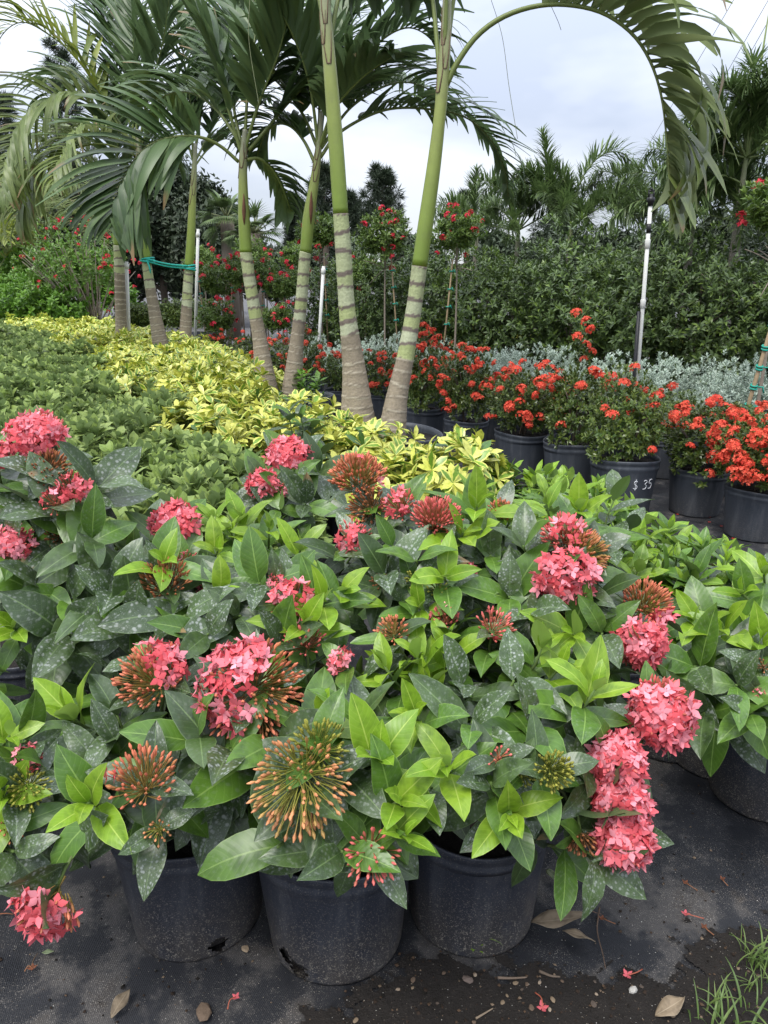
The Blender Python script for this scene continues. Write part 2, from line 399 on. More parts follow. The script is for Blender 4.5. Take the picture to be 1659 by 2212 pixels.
# ------------------------------------------------------------------ the setting
def ground_mats():
    m, t, out = newmat('weed_fabric_woven'); tcx = N(t, 'ShaderNodeTexCoord'); P = tcx.outputs['Object']
    big = noise(t, P, 2.3, 4, 0.6); mid = noise(t, P, 9.0, 4, 0.65); fine = noise(t, P, 420, 2, 0.7); fine2 = noise(t, P, 150, 3, 0.7)
    c = mixc(t, ramp(t, big, 0.35, 0.65), (0.011, 0.012, 0.015), (0.026, 0.027, 0.031))
    dust = mathn(t, 'MULTIPLY', ramp(t, mathn(t, 'ADD', big, mathn(t, 'MULTIPLY', mathn(t, 'SUBTRACT', mid, 0.5), 0.7)), 0.53, 0.62), 0.75)
    c = mixc(t, dust, c, (0.085, 0.079, 0.074))
    soil = ramp(t, mid, 0.58, 0.72)
    c = mixc(t, mathn(t, 'MULTIPLY', soil, 0.6), c, (0.030, 0.022, 0.016))
    sand = mathn(t, 'MULTIPLY', ramp(t, fine, 0.60, 0.66), ramp(t, mid, 0.40, 0.60))
    c = mixc(t, mathn(t, 'MULTIPLY', sand, 0.8), c, (0.34, 0.31, 0.27))
    sx = N(t, 'ShaderNodeSeparateXYZ'); t.links.new(P, sx.inputs[0])
    wv = mathn(t, 'MULTIPLY', mathn(t, 'SINE', mathn(t, 'MULTIPLY', sx.outputs[0], 1500.0)), mathn(t, 'SINE', mathn(t, 'MULTIPLY', sx.outputs[1], 1100.0)))
    h = mathn(t, 'ADD', mathn(t, 'MULTIPLY', wv, 0.10), mathn(t, 'ADD', mathn(t, 'MULTIPLY', fine2, 0.5), mid))
    wet = ramp(t, mathn(t, 'ADD', big, mathn(t, 'MULTIPLY', mathn(t, 'SUBTRACT', mid, 0.5), 0.35)), 0.47, 0.42)
    rgh = mathn(t, 'SUBTRACT', 0.72, mathn(t, 'MULTIPLY', wet, 0.34))
    principled(t, out, c, rgh, 0.35, bump(t, h, 0.35, 0.012)); fab = m
    m, t, out = newmat('damp_soil'); tcx = N(t, 'ShaderNodeTexCoord'); P = tcx.outputs['Object']
    a = noise(t, P, 14, 5, 0.7); b = noise(t, P, 160, 4, 0.75)
    c = mixc(t, a, (0.012, 0.0105, 0.009), (0.036, 0.030, 0.026)); c = mixc(t, mathn(t, 'MULTIPLY', ramp(t, b, 0.62, 0.70), 0.7), c, (0.16, 0.13, 0.10))
    principled(t, out, c, 0.85, 0.25, bump(t, mathn(t, 'ADD', a, b), 0.7, 0.02)); soil_m = m
    m, t, out = newmat('grey_gravel'); tcx = N(t, 'ShaderNodeTexCoord'); P = tcx.outputs['Object']
    a = noise(t, P, 0.7, 4, 0.6); b = noise(t, P, 40, 4, 0.7)
    c = mixc(t, a, (0.08, 0.08, 0.085), (0.17, 0.168, 0.17)); c = mixc(t, ramp(t, b, 0.45, 0.7), c, (0.08, 0.078, 0.075))
    principled(t, out, c, 0.9, 0.2, bump(t, b, 0.5, 0.03)); grav = m
    return fab, soil_m, grav
FAB, SOIL, GRAV = ground_mats()
def vnoise(x, y, s=1.0, seed=0):
    return (np.sin(x * 3.1 * s + seed) * np.cos(y * 2.7 * s - seed * 1.7) + 0.5 * np.sin(x * 7.3 * s + y * 5.1 * s + seed * 3) + 0.25 * np.sin(x * 17.1 * s - y * 13.7 * s + seed)) / 1.75
def grid(x0, x1, y0, y1, nx, ny, fz, mask=None):
    X, Y = np.meshgrid(np.linspace(x0, x1, nx), np.linspace(y0, y1, ny)); Z = fz(X, Y)
    V = np.stack([X, Y, Z], -1).reshape(-1, 3)
    i = np.arange(ny - 1)[:, None] * nx; j = np.arange(nx - 1)[None]
    F = np.stack([i + j, i + j + 1, i + nx + j + 1, i + nx + j], -1).reshape(-1, 4)
    if mask is not None:
        mk = mask(X, Y).reshape(-1); F = F[mk[F].all(1)]
    g = G(); g.add(V, F, V[:, :2]); return g
struct(grid(-400, 400, -20, 780, 9, 9, lambda x, y: x * 0 - 0.03).build('ground', GRAV))
struct(grid(-9, 9, 0.25, 11.0, 260, 150, lambda x, y: 0.0035 * vnoise(x, y, 1.3, 1) + 0.002 * vnoise(x, y, 5, 4)).build('weed_fabric', FAB))
# soil washed over the edge of the fabric
_so = np.array([gnd(*p)[:2] for p in [(560, 2290), (640, 2205), (760, 2140), (880, 2085), (1000, 2068), (1150, 2075), (1240, 2128), (1380, 2122), (1480, 2045), (1580, 1990), (1700, 1960), (1760, 2300)]])
def inside(poly, x, y):
    r = np.zeros(x.shape, bool); j = len(poly) - 1
    for i in range(len(poly)):
        xi, yi = poly[i]; xj, yj = poly[j]
        r ^= ((yi > y) != (yj > y)) & (x < (xj - xi) * (y - yi) / (yj - yi + 1e-12) + xi); j = i
    return r
def soil_mask(X, Y):
    dx = 0.05 * vnoise(X, Y, 6, 2) + 0.03 * vnoise(X, Y, 19, 5) + 0.02 * vnoise(X, Y, 61, 9); dy = 0.05 * vnoise(Y, X, 6, 8) + 0.03 * vnoise(Y, X, 21, 3) + 0.02 * vnoise(Y, X, 57, 1)
    return inside(_so, X + dx, Y + dy)
struct(grid(-0.35, 1.0, 0.75, 1.45, 420, 230, lambda x, y: 0.0065 + 0.0022 * vnoise(x, y, 9, 3) + 0.0016 * vnoise(x, y, 31, 6), soil_mask).build('soil', SOIL))

# crumbs of soil, bark and sand lying about
def crumbs():
    g = G(); r = np.random.default_rng(3)
    octa = np.array([[1, 0, 0], [-1, 0, 0], [0, 1, 0], [0, -1, 0], [0, 0, .7], [0, 0, -.7]], float)
    fc = np.array([[0, 2, 4], [2, 1, 4], [1, 3, 4], [3, 0, 4], [2, 0, 5], [1, 2, 5], [3, 1, 5], [0, 3, 5]])
    pal = np.array([[.012, .010, .008], [.03, .02, .014], [.07, .045, .028], [.15, .11, .075], [.32, .29, .24], [.5, .48, .44]])
    n = 20000
    x = r.uniform(-1.4, 1.5, n); y = r.uniform(0.72, 2.1, n)
    dens = 0.5 + 0.6 * vnoise(x, y, 2.2, 7); insoil = soil_mask(x, y)
    keep = insoil | (r.random(n) < np.clip(dens, 0.04, 0.7) * 0.75)
    x, y, insoil = x[keep], y[keep], insoil[keep]; n = len(x)
    sand = r.random(n) < np.where(insoil, 0.42, 0.8)
    s = np.where(sand, r.uniform(.0006, .0012, n), r.uniform(.0012, .0055, n) * r.random(n) ** 0.7 + 0.0006)
    ci = np.where(sand, r.choice([3, 4, 4, 5], n), r.choice([0, 0, 1, 1, 1, 2, 2, 3], n))
    V = octa[None] * r.uniform(.55, 1.4, (n, 6, 1)) * s[:, None, None]
    a = r.uniform(0, 6.28, n); ca, sa = np.cos(a)[:, None], np.sin(a)[:, None]
    V = np.stack([V[..., 0] * ca - V[..., 1] * sa, V[..., 0] * sa + V[..., 1] * ca, V[..., 2]], -1)
    V += np.stack([x, y, np.where(insoil, 0.008, 0.003) + s * 0.2], -1)[:, None]
    F = (fc[None] + (np.arange(n) * 6)[:, None, None]).reshape(-1, 3)
    g.add(V.reshape(-1, 3), F, None, np.repeat(pal[ci] * r.uniform(.7, 1.3, (n, 1)), 6, 0))
    o = stuff(g.build('soil_crumbs', colmat('crumb', 0.85, 0.2), smooth=False))
    o['label'] = 'scattered crumbs of soil, bark and pale sand on black fabric'; o['category'] = 'soil'
crumbs()

# ------------------------------------------------------------------ pots
def potmat(name, base, dust, spk):
    m, t, out = newmat(name); tcx = N(t, 'ShaderNodeTexCoord'); P = tcx.outputs['Object']
    sx = N(t, 'ShaderNodeSeparateXYZ'); t.links.new(P, sx.inputs[0])
    st = N(t, 'ShaderNodeMapping'); st.inputs['Scale'].default_value = (9, 9, 1.4); t.links.new(P, st.inputs[0])
    a = noise(t, st.outputs[0], 2.6, 4, 0.65); b = noise(t, P, 340, 2, 0.7); d = noise(t, P, 16, 3, 0.6); e = noise(t, P, 120, 2, 0.6)
    oi = N(t, 'ShaderNodeObjectInfo')
    c = mixc(t, a, tuple(x * 0.75 for x in base), tuple(x * 1.35 for x in base))
    c = mixc(t, mathn(t, 'MULTIPLY', ramp(t, a, 0.5, 0.72), 0.55), c, dust)
    low = ramp(t, mathn(t, 'ADD', sx.outputs[2], mathn(t, 'MULTIPLY', mathn(t, 'SUBTRACT', d, 0.5), 0.10)), 0.20, 0.0)
    c = mixc(t, mathn(t, 'MULTIPLY', low, mathn(t, 'MULTIPLY', ramp(t, d, 0.25, 0.65), 0.75 * spk)), c, (0.070, 0.058, 0.045))
    sand = mathn(t, 'MULTIPLY', ramp(t, b, 0.59, 0.65), mathn(t, 'ADD', 0.34, mathn(t, 'MULTIPLY', low, 0.9)))
    sand2 = mathn(t, 'MULTIPLY', ramp(t, e, 0.62, 0.68), mathn(t, 'MULTIPLY', low, 0.8))
    c = mixc(t, mathn(t, 'MULTIPLY', mathn(t, 'MAXIMUM', sand, sand2), spk), c, (0.30, 0.27, 0.22))
    ru = mathn(t, 'ADD', 0.36, mathn(t, 'MULTIPLY', a, 0.25))
    principled(t, out, c, ru, 0.42, bump(t, mathn(t, 'ADD', d, mathn(t, 'MULTIPLY', b, 0.25)), 0.14, 0.008))
    return m
POT = potmat('black_plastic', (0.023, 0.027, 0.038), (0.075, 0.078, 0.086), 1.0)
POT_FAR = potmat('grey_black_plastic', (0.043, 0.050, 0.062), (0.11, 0.115, 0.125), 0.35)
def pot_geo(rt, rb, h, ribs=0, seed=0, seg=48, holes=()):
    r_ = np.random.default_rng(seed)
    zs = np.concatenate([[0.0], np.linspace(0.006, 0.07, 14 if holes else 3), np.linspace(0.32, 0.80, 7) * h, [0.83 * h]])
    if holes: seg = 120
    prof = [(0.002, 0.001), (rb * 0.995, 0.0)]
    for z in zs[1:]: prof.append((rb + (rt * 0.965 - rb) * (z / (0.83 * h)), z))
    prof += [(rt * 0.985, 0.845 * h), (rt * 0.99, 0.885 * h), (rt * 0.975, 0.90 * h), (rt * 0.982, 0.93 * h), (rt * 1.0, 0.95 * h), (rt * 1.008, 0.985 * h), (rt * 0.995, h),
             (rt * 0.975, 0.995 * h), (rt * 0.95, 0.93 * h), (rt * 0.93, 0.80 * h), (rb * 0.95, 0.02), (0.002, 0.018)]
    ph = r_.uniform(0, 6.28, 3)
    def warp(r, z, th):
        k = 1 + 0.012 * np.sin(2 * th + ph[0]) + 0.006 * np.sin(3 * th + ph[1])
        rr = r * k
        if ribs:
            band = ((z > 0.02 * h) & (z < 0.79 * h)).astype(float)
            rr = rr - 0.0042 * band * (np.cos(ribs * th) > 0.25)
        zz = z + (z > 0.84 * h) * 0.006 * np.sin(2 * th + ph[2]) * (h / 0.25)
        return rr, zz
    g = G(); n = len(prof); skip = np.zeros((n - 1, seg), bool)
    for (a0, z0, da, dz) in holes:
        for row in range(1, 17):
            for s in range(seg):
                a = (s + 0.5) / seg * 360; zm = (prof[row][1] + prof[row + 1][1]) / 2
                if ((a - a0) / da) ** 2 + ((zm - z0) / dz) ** 2 < 1 + 0.35 * math.sin(s * 2.3 + row * 1.7): skip[row, s] = True
    lathe(g, prof, seg, 0, warp, None, skip)
    return g
def soil_geo(r, z, seed=0):
    r_ = np.random.default_rng(seed); g = G(); seg, nr = 36, 9
    rad = np.linspace(0.002, r, nr); th = np.arange(seg) / seg * 2 * np.pi
    Z = z + r_.normal(0, 0.004, (nr, seg)); Z += (1 - (rad / r) ** 2)[:, None] * 0.012
    V = np.stack([rad[:, None] * np.cos(th), rad[:, None] * np.sin(th), Z], -1).reshape(-1, 3)
    i = np.arange(nr - 1)[:, None] * seg; j = np.arange(seg)[None]; k = (j + 1) % seg
    g.add(V, np.stack([i + j, i + k, i + seg + k, i + seg + j], -1).reshape(-1, 4)); return g
_pc = {}
def add_pot(root, kind, seed=0):
    """kind: (top radius, base radius, height, ribs, far?)"""
    rt, rb, h, ribs, far, holes = kind
    key = (kind, seed)
    if key not in _pc:
        _pc[key] = (pot_geo(rt, rb, h, ribs, seed, 56 if not far else 40, holes).mesh('pot', POT_FAR if far else POT), soil_geo(rt * 0.955, h * 0.88, seed).mesh('soil', SOIL))
    a, b = _pc[key]
    p, q = link('pot', a, root), link('soil', b, root); p.location.z = q.location.z = 0.004
    return p, q
POT3 = (0.170, 0.140, 0.28, 0, False, ()); POT3R = (0.170, 0.142, 0.30, 18, False, ())
POT7 = (0.180, 0.150, 0.29, 0, True, ()); POT10 = (0.215, 0.175, 0.37, 16, True, ()); POT10S = (0.215, 0.175, 0.36, 0, True, ())
POT3F = (0.14, 0.12, 0.24, 0, True, ()); POT25 = (0.33, 0.28, 0.44, 0, True, ())
# ------------------------------------------------------------------ coral ixora in the front rows
RIB = (0.20, 0.30, 0.10)
LM_OLD = leafmat('ixora_leaf_old', (0.034, 0.066, 0.018), (0.068, 0.118, 0.030), (0.13, 0.20, 0.07), rough=0.33, spec=0.5, trans=0.12, spots=0.95, veins=0.7, under=(0.10, 0.15, 0.06), brown=0.04)
LM_MID = leafmat('ixora_leaf_green', (0.060, 0.135, 0.016), (0.11, 0.22, 0.024), (0.20, 0.32, 0.07), rough=0.36, trans=0.16, spots=0.16, veins=0.8, under=(0.15, 0.24, 0.06))
LM_YNG = leafmat('ixora_leaf_young', (0.16, 0.30, 0.018), (0.26, 0.41, 0.028), (0.42, 0.55, 0.10), rough=0.38, trans=0.28, veins=0.7, under=(0.28, 0.42, 0.08))
for i, (fo, dr, wv, tw) in enumerate([(0.32, 0.55, 0.05, 0.25), (0.5, 0.25, 0.03, -0.2), (0.22, 0.95, 0.07, -0.35), (0.65, 0.7, 0.04, 0.15)]):
    for nm, mt, W in (('old', LM_OLD, 0.455), ('mid', LM_MID, 0.445), ('yng', LM_YNG, 0.43)):
        variant('leaf#%s%d' % (nm, i), leaf_geo(W, 6, 5, 0.82, 0.78, fo, dr, 0.18, wv, twist=tw, seed=i), mt, 1.0)
PETAL = colmat('ixora_petal', 0.55, 0.25, 0.25, var=0.35)
BUDM = colmat('ixora_bud', 0.45, 0.35, 0.12)
def floret_geo(cup, colr, seed):
    r = np.random.default_rng(seed); g = G()
    for q in range(4):
        a = q * math.pi / 2 + r.normal(0, 0.09); l = r.uniform(0.85, 1.1)
        # petal grid 3 x 3 in the plane across +X
        s = np.array([0.06, 0.5, 1.0]) * l; w = np.array([0.10, 0.36, 0.07])
        rows = []
        for k in range(3):
            for e in (-1, 0, 1):
                rr = s[k]; y = e * w[k]; lift = cup * rr ** 1.5 - 0.10 * abs(e) * (k == 1) + r.normal(0, 0.025)
                rows.append((lift, math.cos(a) * rr - math.sin(a) * y, math.sin(a) * rr + math.cos(a) * y))
        idx = np.arange(9).reshape(3, 3)
        F = [[idx[i, j], idx[i + 1, j], idx[i + 1, j + 1], idx[i, j + 1]] for i in range(2) for j in range(2)]
        sh = r.uniform(0.8, 1.18)
        g.add(np.array(rows), np.array(F), None, np.clip(np.array(colr) * sh, 0, 1))
    return g
PINKS = [(0.80, 0.18, 0.21), (0.85, 0.31, 0.36), (0.77, 0.12, 0.14)]
for i in range(6):
    variant('floret#%d' % i, floret_geo([0.12, 0.35, -0.15, 0.6, 0.2, 0.0][i], PINKS[i % 3], i), PETAL, 1.0)
BCOL = {'coral': ((0.27, 0.19, 0.05), (0.72, 0.23, 0.13)), 'green': ((0.17, 0.20, 0.035), (0.34, 0.33, 0.06)), 'brown': ((0.20, 0.10, 0.04), (0.42, 0.16, 0.07)),
        'pinkbud': ((0.40, 0.15, 0.07), (0.80, 0.19, 0.17)), 'olive': ((0.26, 0.26, 0.05), (0.62, 0.27, 0.12))}
def fib(n):
    i = np.arange(n) + 0.5; z = 1 - 2 * i / n; ph = i * 2.399963
    return np.stack([np.sqrt(1 - z * z) * np.cos(ph), np.sqrt(1 - z * z) * np.sin(ph), z], 1)
def flower_head(root, loc, axis, r, open_=0.5, bud='coral', side=None, dens=1.0, seed=0, tall=0.84, cone=1.62, flob=None, base_dir=None):
    """Domed head of slender-tubed florets; side: direction on which the flowers are open; tall: stretch along the axis."""
    rr = np.random.default_rng(seed); axis = nrm(np.array(axis, float)); loc = np.asarray(loc, float)
    n = int(np.clip(0.85 * dens * 330 * (r / 0.06) ** 1.5 * tall, 24, 420))
    D = fib(n); D = D + rr.normal(0, 0.10, D.shape); D = nrm(D)
    ca = D @ axis; keep = ca > math.cos(cone); D = D[keep]; ca = ca[keep]
    n = len(D)
    if n == 0: return
    foot = loc - axis * r * 0.55
    rad = r * rr.uniform(0.80, 1.08, n)
    tips = loc + D * rad[:, None] + axis * (ca * rad * (tall - 1))[:, None]
    if side is not None:
        sc = D @ nrm(np.array(side, float)) + rr.normal(0, 0.16, n); thr = np.quantile(sc, 1 - open_) if open_ > 0 else 9
        is_open = (sc > thr) & (rr.random(n) < 0.84)
    else: is_open = rr.random(n) < open_ * 0.9
    rad = rad * np.where(is_open, 0.96, 1.06); tips = loc + D * rad[:, None] + axis * (ca * rad * (tall - 1))[:, None]
    c0, c1 = [np.array(c) for c in BCOL[bud]]
    g = G(); bag = Bag()
    for i in range(n):
        tp = tips[i]; st = foot + (tp - foot) * 0.30 + D[i] * r * 0.05 + rr.normal(0, r * 0.05, 3)
        mid = (st + tp) / 2 + D[i] * r * 0.04
        k = rr.uniform(0.75, 1.25); d = nrm(tp - mid)
        bl = min(0.014, r * 0.26) * rr.uniform(0.8, 1.25)
        tw = 0.00095
        if is_open[i]:
            cc = np.array([c0 * k, (c0 * 0.4 + np.array(PINKS[0]) * 0.6) * k, np.array(PINKS[0]) * k])
            tube(g, np.array([st, mid, tp]), [tw, tw, tw], 3, cc, caps=False)
            dd = nrm(D[i] + rr.normal(0, 0.30, 3)); up = rr.normal(0, 1, 3)
            bag.add('floret#%d' % rr.integers(6), mats(dd[None], up[None], tp[None], np.array([min(0.0170, r * 0.32) * rr.uniform(0.8, 1.12)])))
        else:
            f = rr.random()
            ce = c1 * k if f > 0.25 else (c0 * 0.5 + c1 * 0.5) * k
            P = np.array([st, mid, tp - d * bl, tp - d * bl * 0.45, tp])
            tube(g, P, [tw, tw * 0.9, tw * 1.15, min(0.0034, 0.0021 + r * 0.016), 0.0009], 4, np.array([c0 * k, c0 * k, (c0 + ce) / 2, ce, ce * 0.95]), caps=False)
    # the branching stalks inside the dome
    for i in rr.choice(n, min(n, 16), replace=False):
        tube(g, np.array([foot - axis * r * 0.25, foot + axis * r * 0.05, foot + (tips[i] - foot) * 0.38]), [0.0022, 0.0018, 0.0010], 4, c0 * 0.8)
    h = g.build('flower_head', BUDM, root)
    if flob is not None and bag.d: emit(root, h, 'floret', bag.out(), flob, 10, 'small_florets')
    elif bag.d: join_pieces(bag.out(), 'small_florets', h)
    return h
STEM = colmat('ixora_stem', 0.7, 0.2, nvar=0.3, nscale=60)
def bez(a, c, b, n):
    t = np.linspace(0, 1, n)[:, None]; return (1 - t) ** 2 * a + 2 * t * (1 - t) * c + t ** 2 * b
def ixora(name, label, xy, pot, tips, seed, fill=10, spread=0.30, top=0.72, lo=0.36, cap=300, leaf=0.125, rz=0.0, green=0.25, kinds=None, group=None, fill_y=0.0, fdir=(0, 0), hcap=60):
    """tips: dicts with p (world), and what grows there. Loose shoots fill the dome in between."""
    rr = np.random.default_rng(seed)
    root = thing(name, label, 'flowering shrub' if kinds is None else 'shrub', (xy[0], xy[1], 0), 0, group)
    add_pot(root, pot, seed)
    o = np.array([xy[0], xy[1], 0]); h = pot[2] * 0.88
    tips = [dict(t) for t in tips]
    k = 0
    while k < fill:
        a = rr.uniform(0, 2 * np.pi); q = rr.random() ** 0.55
        z = lo + (top - lo) * (1 - 0.75 * q ** 2.2) * rr.uniform(0.72, 1.0)
        p = o + np.array([math.cos(a) * q * spread + fdir[0] * rr.random(), math.sin(a) * q * spread + fdir[1] * rr.random(), z])
        x_, y_, t_ = proj(p)
        if t_[0] < 0.85 or (y_[0] > 1760): k += 0.34; continue
        kk = rr.random()
        tips.append(dict(p=p, kind='young' if kk < green else 'plain', auto=True)); k += 1
    bag = Bag(); left = hcap
    for ti, t in enumerate(tips):
        p = np.asarray(t['p'], float) - o
        s0 = np.array([rr.normal(0, 0.025), rr.normal(0, 0.025), h])
        hz = p[:2] - s0[:2]; droop = t.get('droop', p[2] < h + 0.12)
        if droop: c = np.array([s0[0] + hz[0] * 0.72, s0[1] + hz[1] * 0.72, max(p[2], h) + 0.16])
        else: c = np.array([s0[0] + hz[0] * 0.55, s0[1] + hz[1] * 0.55, h + (p[2] - h) * 0.55])
        C = bez(s0, c, p, 12); C[1:-1] += rr.normal(0, 0.004, (10, 3))
        L = np.linalg.norm(np.diff(C, axis=0), axis=1).sum()
        r0 = rr.uniform(0.0045, 0.0065)
        g = G(); cs = np.linspace(0, 1, 12)[:, None] ** 2 * np.array([[0.10, 0.16, 0.04]]) + (1 - np.linspace(0, 1, 12)[:, None] ** 2) * np.array([[0.085, 0.065, 0.05]])
        tube(g, C, np.linspace(r0, 0.0026, 12), 6, cs); g.build('stem', STEM, root)
        T = tangents(C); s = np.concatenate([[0], np.cumsum(np.linalg.norm(np.diff(C, axis=0), axis=1))])
        ax_tip = nrm(T[-1] + np.array(t.get('lean', (0, 0, 0)), float))
        kind = t.get('kind', 'plain'); ls = leaf * t.get('ls', 1.0) * rr.uniform(0.88, 1.1)
        if kind == 'head':
            hd = t['head']; flower_head(root, p + ax_tip * hd['r'] * 0.35, np.array(hd.get('axis', ax_tip)) if 'axis' in hd else ax_tip, hd['r'], hd.get('open', .5), hd.get('bud', 'coral'), hd.get('side'), hd.get('dens', 1.0), seed * 31 + ti, hd.get('tall', 0.84), hd.get('cone', 1.62), flob=hd.get('cap', 60))
        nodes = {'head': [0.012, 0.05, 0.09, 0.13, 0.175], 'young': [0.004, 0.020, 0.045, 0.085, 0.13, 0.175], 'plain': [0.006, 0.04, 0.08, 0.12, 0.165, 0.21]}[kind]
        rot = rr.uniform(0, 6.28)
        for ni, d in enumerate(nodes):
            if d > L * 0.85: break
            u = np.interp(L - d, s, np.arange(12)); i0 = int(min(u, 10)); f = u - i0
            P = C[i0] * (1 - f) + C[i0 + 1] * f; A = nrm(T[i0] * (1 - f) + T[i0 + 1] * f)
            if ni == 0: A = nrm(A + ax_tip)
            e1 = nrm(np.cross(A, [0.3, 0.2, 1.0])); e2 = np.cross(A, e1)
            for sd in (0, 1):
                an = rot + ni * math.pi / 2 * 1.03 + sd * math.pi + rr.normal(0, 0.25)
                rad = e1 * math.cos(an) + e2 * math.sin(an)
                if kind == 'young':
                    th = R([22, 40, 55, 68, 82, 95][ni]) + rr.normal(0, 0.14); sc = [0.48, 0.80, 1.0, 1.05, 1.05, 1.0][ni]
                    nm = ['yng', 'yng', 'yng' if rr.random() < .65 else 'mid', 'mid', 'mid' if rr.random() < .5 else 'old', 'old'][ni]
                else:
                    th = R([62, 72, 82, 92, 100, 105][ni]) + rr.normal(0, 0.20); sc = [0.85, 1.05, 1.1, 1.05, 1.0, 0.95][ni]
                    if kind == 'plain' and ni == 0: th *= 0.7
                    q = rr.random(); nm = 'old' if (q < 0.70 or ni > 3) else 'mid'
                if kinds is not None: nm = kinds[min(ni, len(kinds) - 1)][int(rr.random() * len(kinds[min(ni, len(kinds) - 1)]))]
                dr = nrm(A * math.cos(th) + rad * math.sin(th)); dr = nrm(dr + np.array([0, 0, -0.10 * ni * rr.random()]))
                up = nrm(A * 0.9 + np.array([0, 0, 0.55]) + rr.normal(0, 0.12, 3))
                S = ls * sc * rr.uniform(0.82, 1.12)
                if (P + dr * S + o)[2] < 0.03: continue
                if seed in (101, 102, 103):          # leave the walls of the three front pots in view
                    ex, ey, _ = proj(P + dr * S * 0.95 + o)
                    if 215 < ex[0] < 1200 and ey[0] > (1895 if seed == 102 else 1850) and rr.random() < 0.8: continue
                wd = rr.uniform(0.85, 1.12)
                bag.add('leaf#%s%d' % (nm, rr.integers(4)), mats(dr[None], up[None], (P + dr * 0.004)[None], np.array([[S, S * wd, S]])))
    emit(root, root, 'leaf', bag.out(), cap, 10, 'inner_foliage')
    return root
def H(px, py, t, rpx, **k):          # a head seen at that pixel, rpx pixels in radius, t metres away
    d = dict(p=ptt(px, py, t), kind='head', head=dict(r=rpx * t / FOC, **{q: v for q, v in k.items() if q not in ('lean', 'droop', 'ls')}))
    for q in ('lean', 'droop', 'ls'):
        if q in k: d[q] = k[q]
    return d
def Y(px, py, t, ls=1.0, lean=(0, -0.3, 0.5), kind='young'):
    return dict(p=ptt(px, py, t), kind=kind, ls=ls, lean=lean)
up_cam = (0, -0.6, 0.8); to_cam = (0, -1, 0.35)
GI = 'coral ixora plants in the front rows'
P3H = lambda a: (0.176, 0.146, 0.298, 0, False, a)
bA = gnd(432, 1964)[:2]; bB = gnd(729, 2008)[:2]; bC = gnd(1016, 1960)[:2]
ixora('ixora_plant', 'ixora in dusty black pot with one big head half pink flowers, half coral buds', bA, P3H(((300, 0.030, 7, 0.020),)), [
    H(540, 1495, 1.34, 108, open=0.52, side=(-1.0, -0.1, 0.45), bud='coral', dens=1.25, lean=to_cam, axis=(0.05, -0.85, 0.5), cone=1.85, cap=130),
    H(340, 1475, 1.42, 78, open=0.30, side=(0.5, 0, 0.6), bud='coral', lean=up_cam, axis=(-0.15, -0.45, 0.85), cap=30),
    H(318, 1690, 1.22, 78, open=0.03, side=(-1, 0, 0), bud='coral', dens=0.9, lean=up_cam, axis=(0.1, -0.35, 0.95), cone=1.35, cap=10),
    H(120, 1925, 1.22, 74, open=0.75, side=(-0.4, -0.8, -0.1), bud='coral', dens=0.8, lean=(-0.3, -1, -0.5), axis=(-0.3, -0.8, -0.45), droop=True, cap=60),
    H(345, 1792, 1.20, 30, open=0.0, bud='olive', dens=0.7, lean=(0, -1, 0.2), ls=0.7),
    Y(190, 1735, 1.20, 0.95, (-0.1, -0.2, 1)), Y(150, 1545, 1.45, 1.0), Y(250, 1600, 1.40, 1.0, kind='plain'), Y(430, 1580, 1.30, 1.15, (0, -1, 0.2), 'plain'), Y(500, 1620, 1.26, 1.2, (0.1, -1, 0.2), 'plain'),
    Y(600, 1600, 1.28, 1.1, (0.3, -1, -0.2), 'plain'),
], 101, fill=13, spread=0.27, top=0.70, lo=0.42, leaf=0.135)
ixora('ixora_plant', 'ixora with spiky olive and coral bud heads in black pot torn at its base', bB, P3H(((226, 0.045, 6, 0.022), (240, 0.026, 8, 0.022))), [
    H(655, 1700, 1.16, 104, open=0.0, side=(1, 0, 0.3), bud='olive', dens=0.62, lean=to_cam, axis=(0, -0.95, 0.15), cone=2.0, cap=8),
    H(690, 1620, 1.20, 60, open=0.0, bud='green', dens=1.0, lean=up_cam, axis=(0.1, -0.5, 0.8), cone=1.6),
    H(800, 1842, 1.13, 62, open=0.0, bud='pinkbud', dens=0.42, lean=(0, -1, 0.35), cone=1.9, ls=0.8),
    H(660, 1395, 1.50, 48, open=0.10, bud='pinkbud', dens=0.5, lean=up_cam, cap=8),
    Y(822, 1640, 1.20, 1.15, (0.1, -0.5, 1)), Y(875, 1805, 1.12, 0.62, (0.2, -0.6, 1)), Y(860, 1730, 1.16, 1.0, (0.7, -0.6, 0.2)), Y(735, 1660, 1.24, 1.15, (0.2, -1, 0), 'plain'),
    Y(600, 1830, 1.16, 1.1, (-0.3, -0.8, -0.5), 'plain'), Y(740, 1840, 1.13, 0.9, (0, -0.9, -0.6), 'plain'), Y(690, 1560, 1.30, 1.1), Y(770, 1560, 1.3, 1.1, kind='plain'),
], 102, fill=11, spread=0.24, top=0.66, lo=0.40, leaf=0.13)
